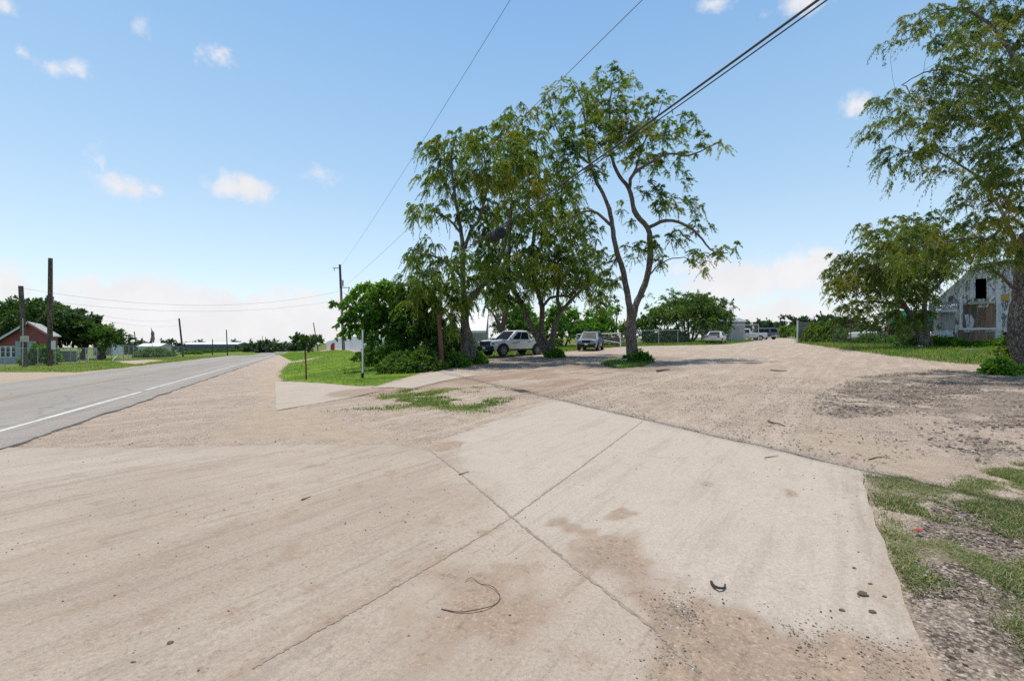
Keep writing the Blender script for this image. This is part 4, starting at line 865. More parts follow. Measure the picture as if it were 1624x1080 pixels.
def loose():
    n = N('stone'); c = n.cr(n.attr('tone'), [(0, (.040, .032, .028)), (.35, (.115, .090, .074)), (.6, (.20, .165, .135)), (.85, (.30, .255, .215)), (1, (.42, .375, .33))])
    f = n.noise(n.pos(), 120, 3.); c = n.mix(.4, c, n.mix(1., c, n.cr(f, [(.3, (.6, .6, .6)), (.7, (1.35, 1.35, 1.35))]), 'MULTIPLY'))
    M['stone'] = n.out(n.bsdf(i_Base_Color=c, i_Roughness=.9, i_Specular_IOR_Level=.2))
    gv = lambda x, y: np.clip(masks(x, y)['gravel']*(1-.6*masks(x, y)['grass']), 0, 1)*(sdist(x, y, SLAB) > .02)
    P = GRAV2[(GRAV2[:, 0] < 9) & (GRAV2[:, 1] > -1)]
    stones('gravel', 'coarse dark gravel to the right of the slab', P, 40000, .004, .018, gv, .0, 1, .46)
    stones('gravel', 'wide patch of loose grey brown gravel below the big right hand tree', GRAV, 60000, .006, .030, gv, .0, 2, .48)
    sa = lambda x, y: slab_attr(x, y)['grit']*(sdist(x, y, SLAB) < -.01)
    stones('gravel', 'fine dark grit washed over the lower right slab corner', GRIT, 60000, .002, .008, lambda x, y: sa(x, y)**1.8, .029, 3, .60, .35)
    P = np.array([*Gp([(0, 716), (400, 575), (430, 600), (430, 655), (560, 650), (690, 700), (600, 707)])])
    stones('gravel', 'scattered pebbles along the shoulder of the road', P, 22000, .004, .018, lambda x, y: .75*(sdist(x, y, SLAB) > .02), .004, 4, .62)
    P = Gp([(880, 640), (1365, 748), (1480, 720), (1300, 600), (1000, 590), (860, 625)])
    stones('gravel', 'scattered pebbles on the packed dirt lot', P, 26000, .004, .019, lambda x, y: .8*(sdist(x, y, SLAB) > .02), .003, 5, .62)
    P = Gp([(0, 722), (690, 718), (880, 645), (1360, 755), (1440, 1078), (0, 1078)])
    stones('gravel', 'tiny pebbles strewn over the concrete slab', P, 4500, .0015, .008, lambda x, y: .9*(sdist(x, y, SLAB) < -.02)*np.clip(fbm(x*1.2, y*1.2, 120)*3-.7, 0, 1), .031, 6, .3)
    def twig(name, label, cat, pts, r, lift, m):
        Q = [G(*p) for p in pts]; P = np.array([(x, y, gz(x, y)+lift+(fbm(np.array([x*.8]), np.array([y*.8]), 80)[0]-.5)*.012+r*.8+.006*((i*7) % 3)) for i, (x, y) in enumerate(Q)])
        P, _ = catm(P, .03); rr = r*(1-.5*np.linspace(0, 1, len(P))); o = MB().tube(P, rr, 6).build(name, m, None, 40); tag(o, label, cat)
    tw = mat('twig', (.10, .065, .05), (.16, .11, .085), 30, .9)
    twig('wire_scrap', 'long thin curved wire scrap lying on the near concrete', 'wire', [(700, 975), (730, 981), (765, 977), (786, 967), (793, 955), (780, 941), (762, 934), (752, 927), (745, 926), (738, 931)], .0035, .03, tw)
    twig('bark_scrap', 'short dark curled bark scrap on the concrete near the gravel', 'bark', [(1128, 933), (1133, 941), (1141, 945), (1149, 942), (1150, 938)], .010, .032, mat('bark_scrap', (.025, .018, .016), (.06, .04, .03), 40, .9))
    twig('stick', 'short stick lying across the long slab joint', 'stick', [(728, 758), (736, 756), (744, 755)], .008, .03, tw)
    twig('stick', 'small stick on the left part of the slab below the road', 'stick', [(478, 798), (486, 796), (493, 795)], .008, .03, tw)
    twig('stick', 'crooked dark stick on the dirt right of the slab', 'stick', [(1218, 668), (1226, 672), (1236, 674), (1245, 677)], .016, .0, tw)
    twig('stick', 'thin twig on the right slab near its upper edge', 'stick', [(1213, 730), (1225, 729), (1235, 728)], .006, .03, tw)
    twig('stick', 'thin twig on the sandy dirt above the near grass', 'stick', [(1378, 729), (1395, 726), (1412, 729)], .008, .0, tw)
    twig('branch', 'fallen dark branch on the dirt right of the grass islet', 'branch', [(1042, 590), (1052, 588.5), (1062, 588)], .05, .0, tw)
    twig('stick', 'dark stick on the gravel far right of the lot', 'stick', [(1222, 588), (1235, 589), (1248, 589.5)], .03, .0, tw)
    # clods on the slab
    cm = mat('mud', (.085, .066, .054), (.15, .118, .095), 40, .95, bump=.5)
    for px, py, r, lb in ((1368, 951, .045, 'largest dark mud clod on the right of the slab'), (1383, 978, .03, 'mud clod below the largest one on the slab'), (1335, 977, .024, 'small mud clod left of the others on the slab'), (1380, 933, .02, 'pair sized mud crumb above the largest clod'), (1403, 954, .02, 'mud crumb right of the largest clod'), (1355, 908, .022, 'pale flat pebble high on the right of the slab'), (270, 1030, .028, 'dark pebble low on the left of the slab'), (212, 1061, .022, 'pebble near the lower left corner of the slab')):
        x, y = G(px, py); bm = bmesh.new(); bmesh.ops.create_icosphere(bm, subdivisions=3, radius=r*.75)
        for v in bm.verts:
            k = .75+.6*vn(np.array([v.co.x/r*1.8+px]), np.array([v.co.y/r*1.8+v.co.z/r*2]), 4)[0]; v.co = Vector((v.co.x*k*.8, v.co.y*k*.55, v.co.z*k*.4))
        me = bpy.data.meshes.new('mud_clod'); bm.to_mesh(me); bm.free(); me.materials.append(cm); o = link('mud_clod', me); o.location = (x, y, gz(x, y)+.025+r*.2); tag(o, lb, 'clod')
    # red leaf and paper litter
    def scrap(name, label, cat, px, py, s, m, lift=.02):
        x, y = G(px, py); a = rng.random()*6
        V = []; k = 5
        for i in range(k):
            for j in range(k): V.append(((i/(k-1)-.5)*s+rng.normal(0, .03)*s, (j/(k-1)-.5)*s*.7+rng.normal(0, .03)*s, s*.22*rng.random()+.006))
        Fq = np.array([(i*k+j, i*k+j+1, (i+1)*k+j+1, (i+1)*k+j) for i in range(k-1) for j in range(k-1)])
        o = npmesh(name, V, Fq, m); md = o.modifiers.new('s', 'SOLIDIFY'); md.thickness = .004
        o.location = (x, y, gz(x, y)+lift); o.rotation_euler = (0, 0, a); tag(o, label, cat)
    wp = mat('paper', (.72, .72, .70), (.6, .6, .58), 20, .8)
    scrap('dead_leaf', 'single red leaf lying on the near right grass', 'leaf', 1456, 850, .055, mat('red_leaf', (.35, .03, .025), (.25, .03, .02), 30, .6), .03)
    scrap('paper_litter', 'crumpled white paper at the left foot of the forked willow grass', 'litter', 979, 582, .32, wp, .03)
    scrap('paper_litter', 'white paper scrap higher in the grass by the forked willow', 'litter', 990, 575.5, .38, wp, .12)
    scrap('paper_litter', 'pale scrap on the dirt between the pickup and the islet', 'litter', 899, 572, .3, wp, .02)
    scrap('paper_litter', 'white scrap in the grass left of the shack', 'litter', 1459, 552, .4, wp, .1)
    x, y = G(1540, 557); o = MB().box((0, 0, .05), (1.1, .18, .05), .2).build('board', mat('board', (.5, .46, .4), (.38, .34, .3), 8, .8), bevel=.006); o.location = (x, y, gz(x, y)+.05); tag(o, 'loose pale board lying in the grass before the shack', 'board')

# ------------------------------------------------------------------ poles and wires
def pole(label, px, base_py, top_py, wpx, D=None, topx=None, m='pole_wood', extras=None, group='wooden utility poles', arm=None):
    if D is None: x, y = G(px, base_py)
    else: x, y = (px-CX_)/F_*D, D
    z = gz(x, y); k = F_/y; top = W(topx if topx is not None else px, top_py, y); h = top.z-z
    root = thing('utility_pole', label, 'utility pole', (x, y, z), 0, group)
    dx = top.x-x; r = wpx/2/k
    P = np.array([(dx*t, 0, -.3+(h+.3)*t) for t in np.linspace(0, 1, 9)]); MB().tube(P, np.linspace(r*1.1, r*.85, 9), 12).build('shaft', M[m], root, 40)
    MB().tube([(dx, 0, h), (dx, 0, h+.02)], r*.9, 12).build('cap', M['galv'], root, 40)
    return root, h, dx, r

def wire(name, label, a, b, sag, r, m='wire', group=None, n=50):
    a, b = np.array(a), np.array(b); t = np.linspace(0, 1, n)[:, None]; P = a+(b-a)*t; P[:, 2] -= (4*sag*t*(1-t))[:, 0]
    o = MB().tube(P, r, 5).build(name, M[m], None, 60); return tag(o, label, 'wire', group)

def poles():
    p1, h1, _, r1 = pole('shorter brown wooden pole in front of the red house', 40, 582, 454, 7, topx=33)
    MB().box((-.25, 0, h1-1.2), (.7, .08, .08)).tube([(-.5, 0, h1-1.2), (-.5, 0, h1-.98)], .05, 8).build('bracket', M['galv'], p1)
    mb = MB(); mb.box((.25, -.28, 2.6), (.5, .3, .55)).box((.25, -.44, 2.6), (.3, .02, .3)); mb.build('meter_box', mat('meter_box', (.5, .47, .36), (.4, .38, .3), 8, .5), p1, bevel=.02)
    MB().tube([(.05, -.24, -.2), (.05, -.24, 4.5)], .04, 8).build('conduit', M['galv'], p1, 40)
    p2, h2, _, r2 = pole('taller brown wooden pole right of the red house gable', 79, 580, 410, 6.5, topx=80)
    sg = MB().box((0, 0, 0), (.42, .05, .85)).build('pole_sign', M['white_paint'], None, bevel=.01); sg.location = W(84.5, 541, p2.location.y-.1)+Vector((0, 0, -.4)); tag(sg, 'small blank white board hanging on the taller wooden pole', 'sign')
    p3, h3, dx3, _ = pole('leaning dark pole at the end of the far chain link fence', 291, 566, 505, 2.6, topx=284, m='pole_grey')
    pole('thin pole behind the far fence, left of the flag', 218, 566, 526, 1.5, D=100, topx=213, m='pole_grey')
    pole('short pole standing before the grey metal building', 337, 556, 538, 1.3, D=150, m='pole_grey')
    pole('taller pole before the right part of the grey metal building', 361, 556, 523, 1.6, D=140, topx=359, m='pole_grey')
    for i, (px, tp) in enumerate([(416, 533), (421, 534), (432, 540), (401, 546)]):
        pole('tiny distant pole among the trees at the end of the road', px, 556, tp, .9, D=200, m='pole_grey', group='distant poles at the road end')
    pole('thin leaning pole in front of the small round tree', 505, 557, 512, 1.5, D=110, topx=497, m='pole_grey')
    p5, h5, dx5, r5 = pole('tall grey pole with transformer beside the broadleaf tree', 545, 557, 420, 4, D=60, topx=539, m='pole_grey')
    kk = 60/F_
    MB().box((dx5-.45, 0, h5-.45), (1.0, .1, .1)).tube([(dx5-.75, 0, h5-.45), (dx5-.75, 0, h5-.85)], .05, 8).build('crossarm', M['galv'], p5)
    MB().tube([(dx5+.35, 0, h5-2.9), (dx5+.35, 0, h5-2.1)], .17, 12).box((dx5+.15, 0, h5-2.5), (.2, .06, .1)).build('transformer', M['galv'], p5, 40)
    mb = MB().box((dx5+.75, 0, h5-3.1), (1.2, .09, .09)); mb.tube([(dx5+1.3, 0, h5-3.1), (dx5+1.1, 0, h5-3.7)], .05, 8); mb.build('bracket', M['wire'], p5)
    MB().tube([(dx5*.2+.16, -.18, 0), (dx5*.9+.1, -.18, h5*.72)], .05, 8).build('riser', M['galv'], p5, 40)
    # lines along the road
    def run(name, label, v, zf, u0, u1, r, m='wire', group=None):
        us = np.linspace(u0, u1, 70); P = np.array([(*XY(u, v), zf(u)) for u in us]); o = MB().tube(P, r, 6).build(name, M[m], None, 60); return tag(o, label, 'wire', group)
    run('overhead_cable', 'thick black overhead cable sweeping from the upper right, the upper of the pair', 5.5, lambda u: 4.7+.002*(u-24)**2, -22, 63.6, .017)
    run('overhead_cable', 'second black overhead cable running just below and right of the thickest one', 5.54, lambda u: 4.655+.002*(u-24)**2, -22, 63.6, .010)
    run('overhead_wire', 'thin grey wire high at the left of the willows', 5.0, lambda u: 10.35+.00045*(u-25)**2, -22, 64, .008, 'wire_light')
    run('overhead_wire', 'thin grey wire passing behind the top of the forked willow', 5.5, lambda u: 7.6+.0003*(u-8)**2, -22, 64, .008, 'wire_light')
    # splice case on the cable
    a = np.array((*XY(11.9, 5.5), 4.7+.002*(11.9-24)**2)); b = np.array((*XY(12.75, 5.5), 4.7+.002*(12.75-24)**2)); d = (b-a)/np.linalg.norm(b-a); off = np.array([0, 0, -.2])
    rt = thing('splice_case', 'black ribbed splice case hanging on the overhead cable in front of the willows', 'splice case', tuple((a+b)/2))
    c = (a+b)/2; L = np.linalg.norm(b-a); t = np.array([-.5, -.46, -.44, -.3, -.29, -.27, -.26, .26, .27, .29, .3, .44, .46, .5]); rr = np.array([.05, .10, .125, .125, .14, .14, .125, .125, .14, .14, .125, .125, .10, .05])*1.3
    MB().tube(off+d*(t[:, None])*L*.8, rr, 14).build('shell', M['black'], rt, 40)
    for s in (-.3, .3): MB().box(tuple(d*s*L*.8+np.array([0, 0, .0])), (.05, .05, .06)).build('hanger', M['galv'], rt)
    # wires crossing to the left
    A = np.array(W(34, 457, p1.location.y)); B = np.array(W(538, 462, 60))
    wire('road_wire', 'upper of two thin wires sagging across the road to the tall grey pole', A, B, 1.75, .011, 'wire_light')
    A = np.array(W(79, 478, p2.location.y)); B = np.array(W(538, 476, 60))
    wire('road_wire', 'lower of two thin wires sagging across the road to the tall grey pole', A, B, 1.25, .011, 'wire_light')
    A = np.array(W(79, 482, p2.location.y)); B = np.array(W(284.5, 507, p3.location.y))
    wire('road_wire', 'thin wire from the taller brown pole to the leaning far pole', A, B, .9, .010, 'wire_light')
    A = np.array(W(79, 488, p2.location.y)); B = np.array(W(285, 516, p3.location.y))
    wire('road_wire', 'lowest thin wire from the taller brown pole to the leaning far pole', A, B, .9, .010, 'wire_light')
    wire('service_wire', 'slanting service wire from the taller pole down to the red house', W(79, 482, p2.location.y), W(54, 516, p2.location.y+3), .15, .02, 'wire_light')
    # marker posts
    def post(label, px, base, top, w, m, topx=None, foot=False, name='marker_post'):
        x, y = G(px, base); z = gz(x, y); t = W(topx or px, top, y); rt = thing(name, label, 'post', (x, y, z)); r = w/2/F_*y
        MB().tube([(0, 0, -.2), ((t.x-x)*.5, 0, (t.z-z)*.5), (t.x-x, 0, t.z-z)], [r, r, r], 12).build('pipe', M[m], rt, 40)
        MB().tube([(t.x-x, 0, t.z-z), (t.x-x, 0, t.z-z+.015)], r*1.12, 12).build('cap', M[m], rt, 40)
        if foot: MB().tube([(0, 0, -.02), (0, 0, .04), (0, 0, .2), (0, 0, .21)], [r*1.9, r*2, r*1.9, r*1.5], 12).build('foot', M['black'], rt, 40)
        return rt
    post('slim white pipe post with black foot on the lawn', 575, 599, 524, 2.6, 'white_paint', foot=True)
    mp = post('slim brown rusty post at the lawn edge left of the white pipe', 486, 602, 556, 2.6, 'rust', topx=484)
    post('thick rusty red pipe post leaning beside the first willow', 702, 585, 500, 7, 'rust', topx=696, name='pipe_post')

# ------------------------------------------------------------------ fences, buildings
def chain_link(name, label, pts, h, spacing=3., m='galv', mesh=True, post_r=.03, cell=.10, wd=.008, rail=True, group=None):
    pts = np.array(pts, float); o0 = np.array([*pts[0], gz(*pts[0])])
    root = thing(name, label, 'fence', tuple(o0), 0, group)
    rail_b = MB(); net = []; nf = []; off = 0
    for k in range(len(pts)-1):
        a, b = pts[k], pts[k+1]; Ld = np.hypot(*(b-a)); n = max(1, round(Ld/spacing))
        for i in range(n+(k == len(pts)-2)):
            p = a+(b-a)*i/n; z = gz(*p); q = np.array([*p, z])-o0
            MB().tube([q+(0, 0, -.1), q+(0, 0, h+.05)], post_r, 8).build('post', M[m], root, 40)
        t = np.linspace(0, 1, 14)[:, None]; P = a+(b-a)*t; P3 = np.c_[P, T(P[:, 0], P[:, 1])+h]-o0
        if rail: rail_b.tube(P3, post_r*.7, 6)
        if mesh:
            e = (b-a)/Ld; s0 = np.arange(-h, Ld, cell)
            for sg in (1, -1):
                lo = np.clip(s0 if sg > 0 else s0+h, 0, Ld); hi = np.clip(s0+h if sg > 0 else s0, 0, Ld)
                zl = np.abs(lo-(s0 if sg > 0 else s0+h)); zh = h-np.abs(hi-(s0+h if sg > 0 else s0))
                A = a+e*lo[:, None]; B = a+e*hi[:, None]
                A3 = np.c_[A, T(A[:, 0], A[:, 1])+zl]-o0; B3 = np.c_[B, T(B[:, 0], B[:, 1])+zh]-o0
                w = np.array([e[0], e[1], 0])*wd/2
                V = np.stack([A3-w, A3+w, B3+w, B3-w], 1).reshape(-1, 3); net.append(V); nf.append(np.arange(len(V)).reshape(-1, 4)+off); off += len(V)
    if rail: rail_b.build('rail', M[m], root, 40)
    if mesh: npmesh('wire_mesh', np.concatenate(net), np.concatenate(nf), M['galv'], root)
    return root

def house_box(root, L, Wd, h, rise, wall, roofm, over=.35, ridge='x', t=.08):
    """gabled block, ridge along local x; walls + roof as two parts"""
    f = lambda a, b, d: (d, a, b)
    mb = MB().prism([(-Wd/2, -.4), (Wd/2, -.4), (Wd/2, h), (0, h+rise), (-Wd/2, h)], -L/2, L/2, f)
    w = mb.build('wall', wall, root)
    s = rise/(Wd/2); e = Wd/2+over
    r = MB()
    r.prism([(-e, h-s*over+.02), (0, h+rise+.02), (e, h-s*over+.02), (e, h-s*over+.02+t), (0, h+rise+.02+t*1.2), (-e, h-s*over+.02+t)], -L/2-over, L/2+over, f)
    ro = r.build('roof', roofm, root)
    return w, ro

def window_part(root, c, w, h, nx=0, ny=-1, frame='white_paint', cols=1, name='window'):
    """window on wall with outward normal (nx,ny): frame part > pane"""
    tx, ty = -ny, nx; mb = MB(); a = math.atan2(ty, tx)
    def bx(u, z, dw, dh, d): mb.box((c[0]+tx*u+nx*d, c[1]+ty*u+ny*d, c[2]+z), (dw, .07, dh), a)
    for s in (-1, 1): bx(s*(w/2+.04), 0, .09, h+.17, .02); bx(0, s*(h/2+.04), w-.012, .09, .018)
    bx(0, 0, w-.014, .05, .016)
    for q in range(1, cols): bx(-w/2+w*q/cols, 0, .06, h-.01, .013)
    f = mb.build(name, M[frame], root)
    MB().box((c[0]+nx*.012, c[1]+ny*.012, c[2]), (w-.02, .03, h-.02), a).build('pane', M['glass'], f)
    return f

def corrugated(name, base, c1, c2, axis=0, scale=16., rough=.5, metal=.3, wear=None):
    n = N(name); p = n.obj(); x = n.n('ShaderNodeSeparateXYZ', i_0=p).outputs[axis]
    wv = n.math('SINE', n.math('MULTIPLY', x, scale)); a = n.noise(p, 1.2, 5., .6)
    c = n.mix(n.ramp(a, .35, .65), c1, c2)
    if wear: c = n.mix(n.ramp(n.noise(n.scale(p, (1, 1, .4)), 3., 5., .7), 1-wear[1]-.08, 1-wear[1]+.08), c, wear[0])
    return n.out(n.bsdf(i_Base_Color=c, i_Roughness=rough, i_Metallic=metal, i_Normal=n.bump(wv, .5, .03)))

def left_side():
    # red house: gable faces the road
    redw = corrugated('red_siding', 0, (.27, .068, .07), (.225, .056, .06), 2, 40., .8, 0.)
    roof = corrugated('pale_roof', 0, (.40, .385, .345), (.33, .315, .28), 0, 14., .6, .1)
    D = 52.; k = F_/D; gx = (44-CX_)/F_*D; z0 = gz(gx, D)
    ang = R(48)   # local x (ridge) points away from the gable
    root = thing('red_house', 'red house with grey lower wall and pale metal roof behind the wooden poles', 'house', (gx, D, z0), 0)
    hz = (H_-531)/k+EYE-z0; pk = (H_-512)/k+EYE-z0
    half = 32/k
    # build with gable toward -y, ridge running along (-x,+y)
    sh = -.9
    f = lambda a, b, d: (a+d*sh, d, b)
    Lh = 9.
    MB().prism([(-half*1.6, .9), (half, .9), (half, hz), (0, pk), (-half*1.6, pk-(pk-hz)*1.6)], 0, Lh, f).build('wall', redw, root)
    grey = mat('grey_wall', (.30, .33, .37), (.26, .29, .33), 2, .8)
    MB().prism([(-half*1.6-.01, -.5), (half+.01, -.5), (half+.01, .9), (-half*1.6-.01, .9)], -.02, Lh, f).build('lower_wall', grey, root)
    s = (pk-hz)/half; e = half*1.2
    MB().prism([(-half*1.85, pk-s*half*1.85+.03), (0, pk+.03), (0, pk+.16), (-half*1.85, pk-s*half*1.85+.16)], -.45, Lh+.4, f).build('roof', roof, root)
    MB().prism([(.004, pk+.03), (e, pk-s*e+.03), (e, pk-s*e+.16), (.004, pk+.16)], -.45, Lh+.4, f).build('roof', roof, root)
    trim = mat('red_trim', (.36, .13, .10), (.3, .1, .085), 4, .7)
    MB().prism([(.0, pk-.12), (e-.03, pk-s*(e-.03)-.12), (e-.03, pk-s*(e-.03)+.02), (.0, pk+.02)], -.5, -.44, f).build('fascia', trim, root)
    MB().prism([(-half*1.8, pk-s*half*1.8-.12), (0, pk-.12), (0, pk+.02), (-half*1.8, pk-s*half*1.8+.02)], -.5, -.44, f).build('fascia', M['white_paint'], root)
    zp = lambda py: (H_-py)/k+EYE-z0
    MB().box(((42-44)/k, -.06, (zp(541)+zp(568))/2), (33/k, .08, zp(541)-zp(568))).build('panel', grey, root)
    for px in (5.5, 14, 23): window_part(root, ((px-44)/k, -.03, zp(558)), 6/k, 16/k, frame='white_paint')
    window_part(root, ((45-44)/k, -.11, zp(561)), 4.5/k, 11/k)
    for px in (63.5, 70.5): window_part(root, ((px-44)/k, -.03, zp(556)), 5/k, 8/k)
    d = MB().box(((33.5-44)/k, -.08, zp(568)), (2/k, .06, 12/k)); d.build('door', M['white_paint'], root)
    # chain link fences on the far side of the road
    A = [G(-40, 588), G(8, 585), G(60, 581), G(112, 578), G(150, 574.5)]
    chain_link('chain_link_fence', 'chain link fence in front of the red house and oaks', A, 1.75, 3.2)
    A = [G(187, 573.5), G(225, 569.5), G(262, 567.8), G(292, 566.2)]
    chain_link('chain_link_fence', 'farther chain link fence ending at the leaning pole', A, 2.1, 3.2)
    # braced gate frames
    for i, (p0, p1, lb) in enumerate([((136, 575.5), (153, 574), 'open chain link gate leaf with diagonal brace near the oaks'), ((177, 573.6), (196, 572.4), 'far gate leaf with diagonal brace beside the sandy drive')]):
        a, b = np.array(G(*p0)), np.array(G(*p1)); za, zb = gz(*a), gz(*b); rt = thing('yard_gate', lb, 'gate', (*a, za)); q = np.array([*(b-a), zb-za]); up = np.array([0, 0, 1.75])
        MB().tube([(0, 0, 0), up], .05, 8).build('post', M['galv'], rt, 40); MB().tube([q, q+up], .05, 8).build('post', M['galv'], rt, 40)
        MB().tube([q*.02+up*.05, q*.98+up*.95], .05, 8).build('brace', M['galv'], rt, 40); MB().tube([up*.98, q+up*.98], .04, 8).build('rail', M['galv'], rt, 40)
    # graffiti grey wall panel behind the fence
    D = 58; k = F_/D; x = (104-CX_)/F_*D; z = gz(x, D)
    o = MB().box((0, 0, .65), (36/k, .25, 1.6)).build('block_wall', mat('block_wall', (.30, .31, .32), (.24, .26, .27), 1.4, .9, wear=((.42, .44, .44), .35)), None, bevel=.01); o.location = (x, D, z); tag(o, 'grey mottled block wall behind the chain link fence below the oaks', 'wall')
    # white trailer under the trees
    D = 78; k = F_/D; x = (172-CX_)/F_*D; z = gz(x, D)
    rt = thing('white_trailer', 'white box trailer half hidden under the spreading tree', 'trailer', (x, D, z), .1)
    MB().box((0, 0, 1.9), (28/k, 2.4, 2.6)).build('body', M['white_paint'], rt, bevel=.06); MB().box((0, 0, 3.26), (28/k+.1, 2.5, .1)).build('roof', M['galv'], rt)
    for sx in (-.8, 0.): wheel(rt, (sx, -1.0, .36), .36, .22)
    # low white shed behind far fence
    D = 120; k = F_/D; x = (246-CX_)/F_*D; z = gz(x, D)
    rt = thing('low_shed', 'low shed with pale roof behind the far fence, next to the flag', 'shed', (x, D, z), .1); house_box(rt, 30/k, 5, 3.0, .7, mat('shed_wall', (.5, .5, .48), (.42, .42, .4), 1, .8), M['white_paint'])
    # long grey metal building
    D = 240; k = F_/D; x = (342-CX_)/F_*D; z = gz(x, D)
    rt = thing('metal_building', 'long grey metal building with pale roof far beyond the road', 'building', (x, D, z), .12)
    hh = (H_-546)/k+EYE-z; house_box(rt, 84/k, 14, hh, 1.0, corrugated('metal_wall', 0, (.125, .13, .165), (.10, .105, .135), 0, 8., .6, .2), corrugated('metal_roof', 0, (.62, .61, .62), (.55, .54, .55), 0, 6., .5, .2), .2)
    MB().box((41/k, -7.02, hh/2), (3/k, .3, hh)).build('door', mat('grey_door', (.16, .16, .18), (.13, .13, .15), 1, .6), rt)
    # flag
    D = 96; x = (242-CX_)/F_*D; z = gz(x, D); k = F_/D
    ft = thing('flagpole', 'slim metal flagpole behind the far fence', 'flagpole', (x, D, z)); top = EYE+(H_-521)/k-z
    MB().tube([(0, 0, 0), (-.25, 0, top)], [.06, .045], 8).build('shaft', M['galv'], ft, 40); MB().lathe([(.02, -.08), (.07, 0), (.02, .08)], 10, lambda a, b, h: (a-.25, b, h+top+.08)).build('finial', M['galv'], ft, 40)
    nI, nJ = 13, 7; V = []
    for i in range(nI+1):
        for j in range(nJ+1): V.append((-.15+j*.11+.05*math.sin(i*.9+j), .12*math.sin(j*1.7+i*.35), -i*.19-j*.10))
    Fq = []; mi = []
    for i in range(nI):
        for j in range(nJ): Fq.append((i*(nJ+1)+j, i*(nJ+1)+j+1, (i+1)*(nJ+1)+j+1, (i+1)*(nJ+1)+j)); mi.append(2 if (i < 7 and j < 3) else (i % 2))
    o = npmesh('flag', V, np.array(Fq), [mat('flag_red', (.35, .03, .04), (.3, .03, .04), 4, .8), mat('flag_white', (.65, .64, .64), (.6, .6, .6), 4, .8), mat('flag_blue', (.03, .04, .13), (.03, .04, .1), 4, .8)], None, True, None, mi)
    md = o.modifiers.new('s', 'SOLIDIFY'); md.thickness = .01; o.location = (x-.2, D-.05, z+top-.1); tag(o, 'limp red white and blue flag with stripes on the slim flagpole', 'flag')

